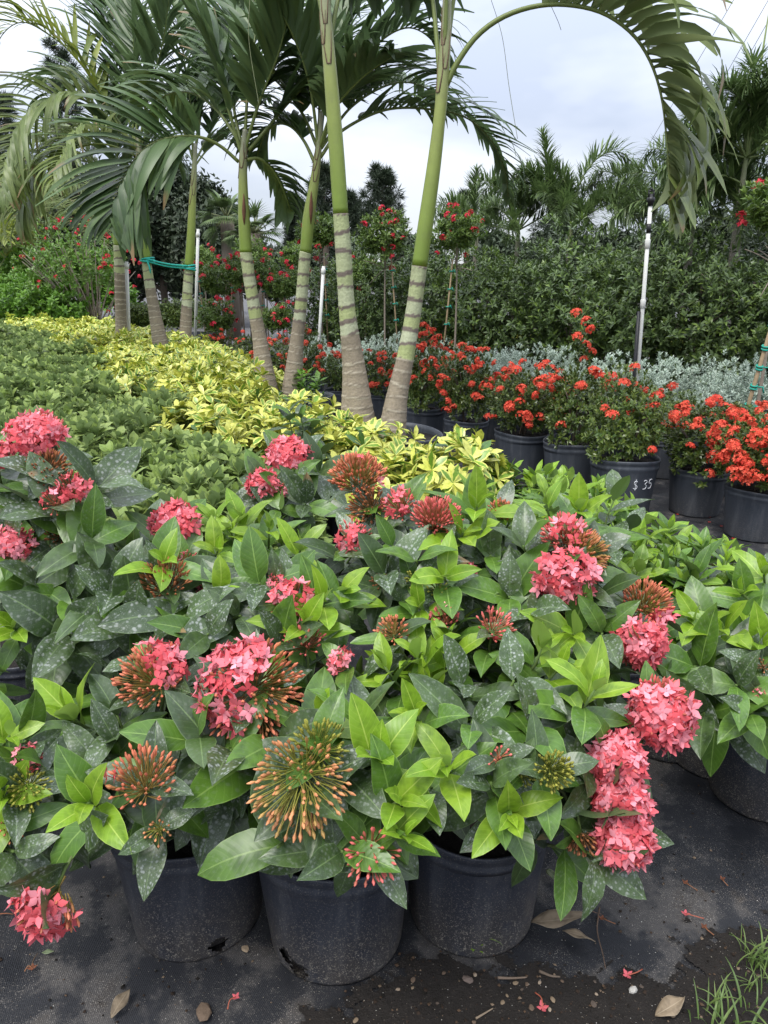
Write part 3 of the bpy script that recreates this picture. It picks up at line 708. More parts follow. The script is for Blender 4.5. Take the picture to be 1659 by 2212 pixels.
ixora('ixora_plant', 'bushy ixora in ribbed black pot with column of pink flowers hanging beside it', bC, POT3R, [
    H(1318, 1642, 1.34, 58, open=0.96, bud='pinkbud', side=(-0.3, -0.8, 0.2), dens=1.5, lean=(0.5, -0.9, 0.3), axis=(0.1, -0.9, 0.35), tall=1.0, cone=2.0, cap=100),
    H(1326, 1715, 1.32, 62, open=0.97, bud='pinkbud', side=(-0.3, -0.8, 0.2), dens=1.5, lean=(0.4, -0.9, 0.0), axis=(0.08, -0.98, 0.05), droop=True, cone=2.0, cap=100, ls=0.8),
    H(1333, 1788, 1.30, 60, open=0.95, bud='pinkbud', side=(-0.3, -0.8, 0.2), dens=1.5, lean=(0.3, -0.9, -0.4), axis=(0.05, -0.9, -0.3), droop=True, tall=1.0, cone=2.0, cap=100),
    H(1405, 1545, 1.40, 72, open=0.70, bud='pinkbud', side=(-0.5, -0.7, -0.3), dens=1.3, lean=(0.4, -0.8, 0.4), axis=(0.2, -0.8, 0.45), tall=1.1, cone=1.9, cap=80),
    H(1372, 1400, 1.55, 55, open=0.92, bud='pinkbud', side=(-0.3, -0.8, -0.3), dens=1.2, axis=(0, -0.9, 0.1), cone=1.8, cap=60),
    H(1385, 1318, 1.60, 56, open=0.12, bud='coral', side=(0.4, -0.4, -0.6), dens=1.4, axis=(0.2, -0.5, 0.85), cap=20),
    H(1190, 1665, 1.20, 42, open=0.0, bud='green', dens=1.5, lean=(0.2, -1, 0.5), axis=(0.1, -0.8, 0.6), tall=1.2, ls=0.8),
    H(1130, 1672, 1.21, 26, open=0.0, bud='green', dens=1.2, lean=(0, -1, 0.3), ls=0.7), H(1078, 1640, 1.22, 28, open=0.1, bud='pinkbud', dens=0.6, lean=(0, -1, 0.5), ls=0.8, cap=4),
    H(1255, 1805, 1.30, 36, open=0.0, bud='brown', dens=0.9, lean=(0.2, -1, -0.3), droop=True, ls=0.7),
    H(850, 1370, 1.50, 38, open=0.0, bud='coral', dens=0.9, lean=up_cam), H(1065, 1362, 1.50, 44, open=0.06, bud='pinkbud', dens=0.7, lean=(0.5, -0.7, 0.6), cap=6),
    H(960, 1345, 1.55, 36, open=0.06, bud='pinkbud', dens=0.6, lean=up_cam, cap=6), H(745, 1440, 1.45, 34, open=0.7, bud='pinkbud', dens=0.8, cap=20),
    Y(1285, 1490, 1.32, 1.15, (0.05, -0.55, 0.9)), Y(900, 1545, 1.30, 1.1, (-0.1, -0.6, 0.8)), Y(965, 1655, 1.18, 0.9, (0, -0.8, 0.7)), Y(900, 1420, 1.45, 1.05), Y(965, 1390, 1.48, 1.0), Y(830, 1440, 1.42, 1.0),
    Y(1170, 1400, 1.45, 1.0), Y(1110, 1470, 1.40, 1.1, kind='plain'), Y(1020, 1560, 1.30, 1.1, (0, -1, 0.2), 'plain'), Y(1150, 1560, 1.32, 1.1, (0.1, -1, 0), 'plain'), Y(1100, 1760, 1.18, 0.85, (0.4, -0.7, -0.5)),
    Y(1210, 1440, 1.42, 1.05), Y(1060, 1690, 1.2, 0.9, (0, -1, -0.4), 'plain'), Y(930, 1700, 1.22, 0.9, (-0.2, -1, -0.3), 'plain'), Y(1000, 1480, 1.4, 1.1, (0, -0.8, 0.4), 'plain'), Y(1290, 1850, 1.28, 0.9, (0.1, -0.9, -0.9), 'plain'),
], 103, fill=15, spread=0.30, top=0.80, lo=0.42, leaf=0.125)
ixora('ixora_plant', 'tall ixora in black pot with spotted leaves and pink head above brown spent buds', gnd(85, 1545)[:2], POT3, [
    H(80, 962, 1.80, 64, open=0.72, side=(0, -1, -0.25), bud='pinkbud', dens=1.2, axis=(0, -0.45, 0.9), cone=1.55, cap=80), H(105, 1020, 1.74, 46, open=0.0, bud='brown', dens=0.9, cone=1.9),
    H(158, 1060, 1.72, 40, open=0.4, side=(0.3, -1, -0.2), bud='pinkbud', dens=0.8, cap=20), H(120, 1090, 1.70, 34, open=0.35, bud='pinkbud', dens=0.5, cap=12),
    H(30, 1182, 1.72, 46, open=0.75, side=(-0.3, -1, 0), bud='pinkbud', dens=1.1, cap=50), H(130, 1160, 1.75, 34, open=0.0, bud='brown', dens=0.8), H(-5, 1000, 1.80, 40, open=0.6, bud='pinkbud', cap=20),
    Y(200, 1165, 1.66, 1.1, kind='plain'), Y(60, 1080, 1.72, 1.1, kind='plain'), Y(210, 1050, 1.75, 1.1, kind='plain'), Y(90, 1270, 1.68, 1.15, (0, -0.9, 0.1), 'plain'), Y(150, 1290, 1.66, 1.1, (0.1, -0.9, 0), 'plain'),
    Y(30, 1355, 1.62, 0.85), Y(150, 1370, 1.62, 1.1, (0.2, -1, -0.2), 'plain'), Y(250, 1270, 1.65, 1.15, kind='plain'),
], 104, fill=1, spread=0.25, top=0.85, lo=0.5, leaf=0.14, green=0.08)
ixora('ixora_plant', 'leafy ixora with rusty bud head and small pink heads behind half-flowered plant', gnd(330, 1560)[:2], POT3, [
    H(378, 1142, 1.85, 52, open=0.9, side=(0, -1, 0.1), bud='pinkbud', dens=1.3, axis=(0, -0.5, 0.9), cone=1.5, cap=70), H(285, 1212, 1.8, 26, open=0.8, bud='pinkbud', dens=0.8, cap=12),
    H(355, 1262, 1.62, 55, open=0.0, bud='brown', dens=1.1, axis=(0, -0.3, 0.95), cone=1.5), H(438, 1257, 1.70, 30, open=0.95, bud='pinkbud', dens=1.2, cap=25), H(400, 1220, 1.75, 28, open=0.2, bud='pinkbud', dens=0.6, cap=5),
    Y(355, 1215, 1.60, 0.9), Y(480, 1280, 1.6, 0.85, (0, -0.3, 1)), Y(290, 1330, 1.56, 1.15, (0, -0.9, 0.1), 'plain'), Y(400, 1330, 1.55, 1.1, (0.1, -0.9, 0.1), 'plain'), Y(230, 1290, 1.6, 1.1, kind='plain'),
    Y(450, 1370, 1.5, 1.1, (0, -1, 0), 'plain'), Y(520, 1330, 1.55, 1.1, kind='plain'), Y(470, 1190, 1.75, 0.9),
], 105, fill=4, spread=0.24, top=0.74, lo=0.5, leaf=0.135, green=0.15)
ixora('ixora_plant', 'ixora with sparse pink head on rust stalks and upright lime shoots', gnd(600, 1600)[:2], POT3, [
    H(632, 1300, 1.58, 52, open=0.55, side=(0, -0.2, 0.3), bud='brown', dens=0.55, axis=(0, -0.5, 0.85), cone=1.7, cap=50), H(600, 1262, 1.62, 22, open=0.6, bud='pinkbud', cap=8),
    Y(560, 1260, 1.6, 1.2, (-0.1, -0.4, 0.9), 'plain'), Y(700, 1300, 1.56, 1.05), Y(660, 1350, 1.50, 1.0), Y(740, 1280, 1.6, 1.0), Y(610, 1390, 1.5, 1.1, kind='plain'), Y(760, 1200, 1.75, 1.0, kind='plain'),
    Y(520, 1120, 1.95, 0.95), Y(500, 1150, 1.9, 0.95), Y(580, 1140, 1.9, 0.95), Y(460, 1120, 1.95, 0.9), Y(650, 1180, 1.85, 0.9),
], 106, fill=5, spread=0.24, top=0.74, lo=0.5, leaf=0.125, green=0.35)
ixora('ixora_plant', 'ixora with dense coral bud domes over a loose pink head', gnd(960, 1560)[:2], POT3, [
    H(782, 1045, 1.85, 60, open=0.02, bud='coral', dens=1.6, axis=(0, -0.35, 0.95), cone=1.6, cap=6), H(800, 1100, 1.82, 44, open=0.0, bud='brown', dens=0.8, cone=1.9), H(768, 1168, 1.75, 40, open=0.65, side=(0, -1, -0.4), bud='pinkbud', dens=0.7, axis=(0, -0.7, 0.5), cap=30),
    H(945, 1130, 1.75, 54, open=0.0, bud='pinkbud', dens=1.5, axis=(0.1, -0.3, 0.9), cone=1.6), H(865, 1100, 1.8, 40, open=0.12, bud='pinkbud', dens=1.0, cap=8), H(1080, 1110, 1.8, 30, open=0.0, bud='coral'),
    H(945, 1275, 1.6, 24, open=0.0, bud='green', dens=0.8, ls=0.8), H(895, 1255, 1.62, 22, open=0.0, bud='green', dens=0.8, ls=0.8), H(820, 1258, 1.66, 20, open=0.0, bud='brown', dens=0.7), H(940, 1190, 1.72, 20, open=0.8, bud='pinkbud', cap=6), H(1005, 1240, 1.7, 24, open=0.8, bud='pinkbud', cap=8),
    Y(1030, 1095, 1.75, 1.1, (0.1, -0.4, 0.9)), Y(960, 1245, 1.58, 0.95), Y(1000, 1150, 1.7, 1.1), Y(905, 1310, 1.55, 1.0), Y(850, 1180, 1.7, 1.05, kind='plain'), Y(830, 1240, 1.65, 1.05, kind='plain'), Y(1060, 1200, 1.7, 1.0, kind='plain'), Y(900, 1210, 1.65, 1.0, kind='plain'),
    Y(1100, 1130, 1.8, 1.0), Y(870, 1300, 1.6, 1.0, kind='plain'),
], 107, fill=9, spread=0.26, top=0.84, lo=0.5, leaf=0.12, green=0.35)
ixora('ixora_plant', 'ixora with coral and olive bud clusters above a spray of open pink florets', gnd(1225, 1560)[:2], POT3, [
    H(1222, 1165, 1.66, 54, open=0.10, side=(0, -0.5, 0.8), bud='pinkbud', dens=1.0, axis=(-0.1, -0.4, 0.9), cap=12), H(1265, 1200, 1.64, 52, open=0.0, bud='olive', dens=1.2, axis=(0.5, -0.6, 0.6)), H(1222, 1250, 1.60, 66, open=0.92, side=(0, -1, -0.3), bud='pinkbud', dens=0.9, axis=(0, -0.85, 0.1), cone=1.7, cap=70),
    H(1200, 1345, 1.6, 20, open=0.9, bud='pinkbud', cap=6),
    Y(1130, 1180, 1.65, 1.1, kind='plain'), Y(1150, 1320, 1.55, 1.1, (0, -0.9, 0), 'plain'), Y(1250, 1100, 1.75, 1.0), Y(1300, 1370, 1.55, 1.05, kind='plain'), Y(1240, 1370, 1.5, 1.0), Y(1180, 1280, 1.6, 1.1, kind='plain'), Y(1290, 1290, 1.62, 1.0, kind='plain'),
    Y(1180, 1090, 1.8, 1.0), Y(1100, 1290, 1.6, 1.1, kind='plain'),
], 108, fill=9, spread=0.26, top=0.82, lo=0.48, leaf=0.125, green=0.3)
ixora('ixora_plant', 'ixora with pale-spotted drooping leaves and a lone red floret by bare fabric', gnd(1706, 1660)[:2], POT3, [
    H(1640, 1500, 1.50, 16, open=1.0, bud='pinkbud', dens=0.1, cap=4, ls=0.8), H(1648, 1440, 1.52, 18, open=0.0, bud='brown', dens=0.6, ls=0.8),
    Y(1500, 1440, 1.58, 1.15, (-0.5, -0.8, 0.1), 'plain'), Y(1520, 1540, 1.55, 1.15, (-0.4, -0.8, -0.5), 'plain'), Y(1590, 1480, 1.5, 1.1, (-0.1, -0.9, 0.1), 'plain'), Y(1460, 1490, 1.6, 1.05, (-0.6, -0.5, 0), 'plain'),
    Y(1600, 1280, 1.65, 1.0), Y(1560, 1360, 1.6, 1.0), Y(1640, 1390, 1.55, 1.0), Y(1500, 1340, 1.65, 1.0), Y(1650, 1240, 1.7, 1.0), Y(1620, 1540, 1.48, 1.0, (0, -1, -0.2), 'plain'),
], 109, fill=7, spread=0.24, top=0.72, lo=0.48, leaf=0.125, green=0.45)
ixora('ixora_plant', 'ixora with olive bud head reaching in past half-flowered plant', (bA[0] - 0.66, bA[1] + 0.10), POT3, [
    H(62, 1702, 1.30, 44, open=0.0, bud='green', dens=1.0, lean=to_cam, ls=0.8), H(50, 1640, 1.36, 34, open=0.7, bud='pinkbud', dens=0.8, cap=14), H(20, 1790, 1.28, 30, open=0.0, bud='coral', dens=0.5, lean=(0.2, -1, 0)),
    Y(20, 1590, 1.36, 0.8), Y(10, 1720, 1.28, 0.9), Y(60, 1600, 1.4, 1.0, kind='plain'), Y(30, 1840, 1.26, 0.9, (0.3, -0.8, -0.4), 'plain'), Y(100, 1660, 1.36, 1.1, kind='plain'),
], 110, fill=3, spread=0.2, top=0.62, lo=0.42, leaf=0.125)
for i, (px, py) in enumerate([(215, 1490), (1478, 1600)]):
    q = gnd(px, py, 0.0)[:2]
    ixora('ixora_plant', ['flowerless dark ixora wedged behind the tall spotted ixora', 'flowerless ixora with dark pot in shade behind pink flower column'][i], q, POT3,
          [], 120 + i, fill=10, spread=0.22, top=0.66, lo=0.45, leaf=0.12, green=0.2, kinds=[['old', 'mid'], ['old'], ['old']] if i == 0 else [['yng', 'mid'], ['mid', 'yng'], ['mid', 'old'], ['old']])
# flowerless rows of the same kind behind
KY = [['yng'], ['yng', 'mid'], ['yng', 'mid', 'mid'], ['mid'], ['mid', 'old'], ['old']]
for i, (px, py, z) in enumerate([(1060, 1130, .62), (1190, 1110, .56), (1320, 1140, .52), (1130, 1220, .62), (1260, 1185, .62), (1400, 1195, .60), (1510, 1230, .60), (1350, 1270, .62), (1470, 1290, .62), (1590, 1330, .60), (1640, 1275, .6), (1130, 1055, .55), (1230, 1072, .46), (1700, 1390, .6)]):
    q = gnd(px, py, z * 0.8)
    ixora('ixora_plant', 'bright green flowerless ixora bush between coral ixoras and black fabric aisle', q[:2], POT3, [], 140 + i, fill=17, spread=0.23, top=z, lo=0.34, leaf=0.115, green=0.75, cap=190, kinds=KY, group='flowerless ixora bushes beside the aisle')

ixora('ixora_plant', 'dark-leaved ixora with two pink heads standing against the yellow block', gnd(640, 1195)[:2], POT3, [
    H(625, 990, 2.25, 48, open=0.9, side=(0, -1, 0.1), bud='pinkbud', dens=1.4, axis=(0, -0.5, 0.9), cone=1.6, cap=60), H(568, 1048, 2.15, 36, open=0.85, side=(0, -1, 0), bud='pinkbud', dens=1.3, axis=(-0.3, -0.5, 0.8), cap=30), H(610, 1060, 2.15, 16, open=0.9, bud='pinkbud', cap=5),
    Y(690, 1020, 2.2, 1.0, kind='plain'), Y(600, 1100, 2.1, 1.0, kind='plain'), Y(660, 1090, 2.1, 1.0, kind='plain')], 111, fill=6, spread=0.2, top=0.80, lo=0.5, leaf=0.12, green=0.1)
# ------------------------------------------------------------------ palms
def palm_leaf_mats():
    a = leafmat('palm_leaflet', (0.058, 0.110, 0.036), (0.11, 0.18, 0.055), (0.12, 0.18, 0.06), rough=0.42, trans=0.30, under=(0.10, 0.155, 0.065), brown=0.10)
    b = leafmat('palm_leaflet_pale', (0.15, 0.21, 0.065), (0.25, 0.31, 0.09), (0.30, 0.36, 0.16), rough=0.42, trans=0.40, under=(0.24, 0.29, 0.13), brown=0.35)
    c = leafmat('palm_leaflet_yellow', (0.15, 0.21, 0.035), (0.26, 0.29, 0.04), (0.3, 0.3, 0.1), rough=0.42, trans=0.28, brown=0.2)
    return a, b, c
PLA, PLB, PLC = palm_leaf_mats()
for i, (fo, dr, tw, th) in enumerate([(0.55, 0.35, 0.2, 0.05), (0.5, 0.9, -0.5, 0.15), (0.45, 1.5, 0.6, 0.25), (0.6, 2.1, -0.4, 0.35)]):
    for nm, mt in (('a', PLA), ('b', PLB), ('c', PLC)):
        variant('leaflet#%s%d' % (nm, i), leaf_geo(0.092, 7, 3, 0.55, 0.55, fo, dr, th, 0.05, twist=tw, seed=i), mt, 1.0)
RACH = colmat('palm_rachis', 0.5, 0.4, nvar=0.2, nscale=30)
TRUNK = colmat('palm_trunk', 0.75, 0.25, nvar=0.32, nscale=70, bscale=70, bstr=0.5, stain=0.30)
SHAFT = colmat('palm_crownshaft', 0.42, 0.45, nvar=0.16, nscale=9, bscale=30, bstr=0.06, stain=0.16)
def trunk_mesh(root, pts, seed, n_green=6, ringz=0.075, shaft=None):
    """pts: (world point, diameter) up the trunk; n_green: pale green ringed joints under the crownshaft."""
    r = np.random.default_rng(seed); o = np.array(root.location)
    P = np.array([[*(p - o), d] for p, d in pts])
    L = np.linalg.norm(np.diff(P[:, :3], axis=0), axis=1).sum(); n = int(L / 0.0105) + 8
    C = curve(P, n); s = np.linspace(0, L, n)
    rings = [0.03]
    while rings[-1] < L:
        f = rings[-1] / L; rings.append(rings[-1] + ringz * (0.62 + 0.75 * f) * r.uniform(0.85, 1.2))
    rings = np.array(rings); top = L
    d = np.abs(s[:, None] - rings[None]); near = d.min(1); ri = d.argmin(1)
    seg = np.searchsorted(rings, s); nr = len(rings)
    rad = C[:, 3] / 2 * (1 + 0.028 * np.exp(-(near / 0.008) ** 2)) + r.normal(0, 0.0004, n)
    grey = np.array([0.27, 0.225, 0.165]); greyd = np.array([0.145, 0.115, 0.085]); lite = np.array([0.40, 0.35, 0.27])
    pale = np.array([0.40, 0.42, 0.29]); grn = np.array([0.27, 0.32, 0.09]); scar = np.array([0.155, 0.125, 0.105])
    cols = np.zeros((n, 20, 3)); phs = r.uniform(0, 6.28, nr + 2); amp = r.uniform(0.002, 0.016, nr + 2); thick = r.uniform(0.006, 0.015, nr + 2)
    for i, th_ in [(a, b) for a in range(n) for b in range(20)]:
        se = s[i] + amp[ri[i]] * math.cos(th_ / 20 * 6.283 + phs[ri[i]]) + 0.003 * math.sin(th_ * 2.1 + ri[i])
        near_i = abs(se - rings[ri[i]]); tk_ = thick[ri[i]]
        j = seg[i]; from_top = nr - 1 - j; k = 0.9 + 0.22 * math.sin(j * 12.9)
        if from_top <= n_green:
            g = 0.05 + 0.6 * math.sin(j * 7.7) ** 2; c = pale * (1 - g) + grn * g
            if near_i < tk_: c = scar
        else:
            f = s[i] / L; c = grey * k * (0.92 + 0.15 * f)
            if near_i < tk_ * 0.5: c = lite
            elif near_i < tk_ * 1.3: c = grey * 0.80
            if f < 0.10: c = c * 0.8 + greyd * 0.2
        cols[i, th_] = c
    g = G(); tube(g, C[:, :3], rad, 20, cols); g.build('trunk', TRUNK, root)
    if shaft is not None:
        S = np.array([[*(p - o), d] for p, d in shaft]); Ls = np.linalg.norm(np.diff(S[:, :3], axis=0), axis=1).sum(); m = 40
        Cs = curve(S, m); f = np.linspace(0, 1, m)
        ga = np.array([0.165, 0.24, 0.035]); gb = np.array([0.25, 0.29, 0.075]); gc = np.array([0.27, 0.27, 0.19]); br = np.array([0.14, 0.095, 0.06])
        cc = np.where(f[:, None] < 0.55, ga + (gb - ga) * (f[:, None] / 0.55), gb + (gc - gb) * ((f[:, None] - 0.55) / 0.45))
        g = G(); tube(g, Cs[:, :3], Cs[:, 3] / 2, 20, cc)
        so_ = g.build('crownshaft', SHAFT, root)
        # torn brown edge of the oldest sheath, on the side that faces the path
        g = G(); k0 = r.integers(22, 30)
        for q in range(3):
            i0 = k0 + q * 3; a = -1.6 + r.normal(0, 0.5); rr_ = Cs[i0, 3] / 2
            pth = []
            for e in np.linspace(-1, 1, 7):
                ii = int(np.clip(i0 + e * e * 5 - 2, 0, m - 1)); aa = a + e * 0.8
                pth.append(Cs[ii, :3] + np.array([math.cos(aa), math.sin(aa), 0]) * rr_ * 1.0)
            tube(g, np.array(pth), [0.001, 0.004, 0.006, 0.007, 0.006, 0.004, 0.001], 5, br)
        g.build('torn_sheath', TRUNK, so_)
def frond(root, path, seed, n=36, ll=0.46, kind='a', lift=0.55, start=0.24, droopy=(0, 1, 1, 2), width=1.0, cap=0, r0=0.014, roll=0.0):
    """path: world points along the rachis, from the shaft outward."""
    r = np.random.default_rng(seed); o = np.array(root.location)
    C = curve(np.array(path) - o, 46); T = tangents(C)
    far = C[np.argmax(np.linalg.norm((C - C[0])[:, :2], axis=1))] - C[0]
    hd = nrm(np.array([far[0], far[1], 0]) + 1e-6); B = np.cross(hd, [0, 0, 1.0])
    g = G(); f = np.linspace(0, 1, 46)
    cc = np.array([0.16, 0.20, 0.055])[None] * (1 - 0.25 * f[:, None]) * r.uniform(0.85, 1.15)
    tube(g, C, r0 * (1 - 0.88 * f) + 0.0012, 6, cc)
    fr = g.build('frond', RACH, root)
    bag = Bag()
    for sd in (-1, 1):
        for q in range(n):
            u = start + (1 - start) * (q + 0.5 * r.random()) / n
            i = u * 45; i0 = int(min(i, 44)); w = i - i0
            p = C[i0] * (1 - w) + C[i0 + 1] * w; t = nrm(T[i0]); Nn = np.cross(B, t)
            if Nn[2] < 0 and t[2] > -0.2: Nn = -Nn
            if np.dot(np.cross(B, T[3]), [0, 0, 1]) < 0: Nn = np.cross(t, B)
            Br = B
            if roll: Br, Nn = B * math.cos(roll) + Nn * math.sin(roll), Nn * math.cos(roll) - B * math.sin(roll)
            e = (u - start) / (1 - start)
            al = R(38 + 22 * e) + r.normal(0, 0.10)
            li = lift * r.uniform(0.6, 1.35) * (1 - 0.4 * e)
            side = Br * sd
            d = nrm((side + Nn * li) * math.cos(al) + t * math.sin(al) + r.normal(0, 0.05, 3))
            ln = ll * (0.42 + 0.9 * math.sin(math.pi * (0.16 + 0.74 * e)) ** 1.1) * r.uniform(0.85, 1.12) * (1 - 0.45 * e ** 3)
            v = int(r.choice(droopy)); upv = np.array([0, 0, 1.0]) + Nn * 0.6 + r.normal(0, 0.15, 3)
            bag.add('leaflet#%s%d' % (kind, v), mats(d[None], upv[None], p[None], np.array([[ln, ln * width * r.uniform(0.85, 1.2) * 0.66 / max(ln, .12) * 0.95, ln]])))
    d = bag.out()
    for k in d:   # same blade width on long and short leaflets
        pass
    return fr, d
def put_fronds(root, fr, cap=300):
    """Leaflets become objects, the largest on the picture first, up to cap over the whole palm."""
    RM = root_mat(root); rows = []
    for fi, (fo, d) in enumerate(fr):
        for k, Ms in d.items():
            W = (Ms[:, :3, 3] + Ms[:, :3, 0] * 0.5) + RM[:3, 3]; x, y, t = proj(W)
            L = np.linalg.norm(Ms[:, :3, 0], axis=1) * FOC / np.maximum(t, .1)
            ok = (t > 0.3) & (x > -40) & (x < 1700) & (y > -30) & (y < 2240)
            rows += [(L[i], fi, k, i) for i in range(len(Ms)) if ok[i]]
    rows.sort(key=lambda q: -q[0]); tk = {}
    for _, fi, k, i in rows[:cap]:
        fo, d = fr[fi]; ob = bpy.data.objects.new('leaflet', VAR[k]['mesh']); col.objects.link(ob); ob.parent = fo
        ob.matrix_basis = Matrix(d[k][i].tolist()); tk.setdefault((fi, k), set()).add(i)
    for fi, (fo, d) in enumerate(fr):
        left = {k: Ms[[i for i in range(len(Ms)) if i not in tk.get((fi, k), ())]] for k, Ms in d.items()}
        if any(len(m) for m in left.values()): join_pieces(left, 'leaflets', fo)
def pxpath(pts, Y0, dY=0.0):
    n = len(pts); return [pty(x, y, Y0 + dY * (i / (n - 1)) ** 1.2) for i, (x, y) in enumerate(pts)]
def pxw(px, py, w, Y0):
    p = pty(px, py, Y0); t = proj(p)[2][0]; return p, w * t / FOC
def fibres(root, lst, Y0):
    o = np.array(root.location)
    for pts in lst:
        g = G(); C = curve([pty(x, y, Y0) - o for x, y in pts], 24); tube(g, C, 0.0016, 4, (0.22, 0.24, 0.12)); g.build('leaf_fibre', RACH, root)
PL = 'young palm pairs growing in large black pots'
# the near pair
def near_pair():
    q = gnd(852, 945, 0.41); Y0 = q[1]
    root = thing('potted_palm', 'nearest pair of leaning palm trunks rising from half-hidden black tub', 'palm', (q[0], q[1], 0))
    add_pot(root, POT25, 7)
    trunk_mesh(root, [pxw(778, 960, 92, Y0), pxw(773, 908, 76, Y0), pxw(765, 800, 51, Y0), pxw(750, 673, 36, Y0), pxw(742, 548, 35, Y0), pxw(736, 462, 33, Y0)], 21, 6, 0.085,
               [pxw(736, 462, 33, Y0), pxw(727, 330, 33, Y0), pxw(717, 200, 30, Y0), pxw(708, 90, 27, Y0), pxw(703, 20, 24, Y0), pxw(702, -80, 17, Y0)])
    trunk_mesh(root, [pxw(838, 985, 72, Y0 - .05), pxw(846, 940, 62, Y0 - .05), pxw(857, 860, 47, Y0 - .04), pxw(874, 780, 38, Y0 - .03), pxw(892, 680, 34, Y0), pxw(906, 575, 33, Y0)], 22, 5, 0.085,
               [pxw(906, 575, 33, Y0), pxw(920, 480, 33, Y0), pxw(937, 360, 30, Y0), pxw(950, 250, 26, Y0), pxw(956, 180, 27, Y0), pxw(962, 90, 24, Y0), pxw(968, -60, 15, Y0)])
    F = []
    F.append(frond(root, pxpath([(962, 190), (985, 140), (1030, 78), (1090, 35), (1165, 12), (1240, 12), (1310, 32), (1370, 78), (1408, 140), (1430, 215), (1440, 300), (1446, 380), (1449, 440)], Y0, -0.25), 1, 34, 0.60, 'b', 1.1, 0.32, (0, 1, 1, 2, 3), 1.9, r0=0.016))
    F.append(frond(root, pxpath([(708, 90), (690, 0), (660, -130), (600, -190), (530, -150), (500, -60)], Y0, 0.5), 2, 34, 0.5, 'a', 0.5, 0.35, (1, 2, 3)))
    F.append(frond(root, pxpath([(712, 90), (735, -20), (770, -130), (830, -170), (885, -110), (905, 0)], Y0, 0.9), 3, 34, 0.5, 'a', 0.5, 0.35, (1, 2, 3)))
    F.append(frond(root, pxpath([(706, 80), (712, -60), (700, -220), (690, -400)], Y0, 0.4), 4, 30, 0.5, 'a', 0.5, 0.35))
    F.append(frond(root, pxpath([(950, 160), (935, 0), (915, -130), (860, -180), (800, -120), (790, -20)], Y0, 0.8), 5, 34, 0.5, 'a', 0.5, 0.35, (1, 2, 3)))
    F.append(frond(root, pxpath([(962, 150), (980, 0), (1010, -150), (1060, -260), (1140, -300)], Y0, 0.5), 6, 30, 0.5, 'a', 0.5, 0.35))
    F.append(frond(root, pxpath([(958, 150), (965, -20), (960, -200), (950, -400)], Y0, -0.2), 7, 30, 0.5, 'a', 0.5, 0.4))
    put_fronds(root, F)
    fibres(root, [[(1058, -10), (1085, 80), (1100, 190), (1118, 300)], [(540, -10), (538, 90), (560, 230)], [(1190, 12), (1205, 45), (1212, 65)]], Y0 + 0.1)
near_pair()
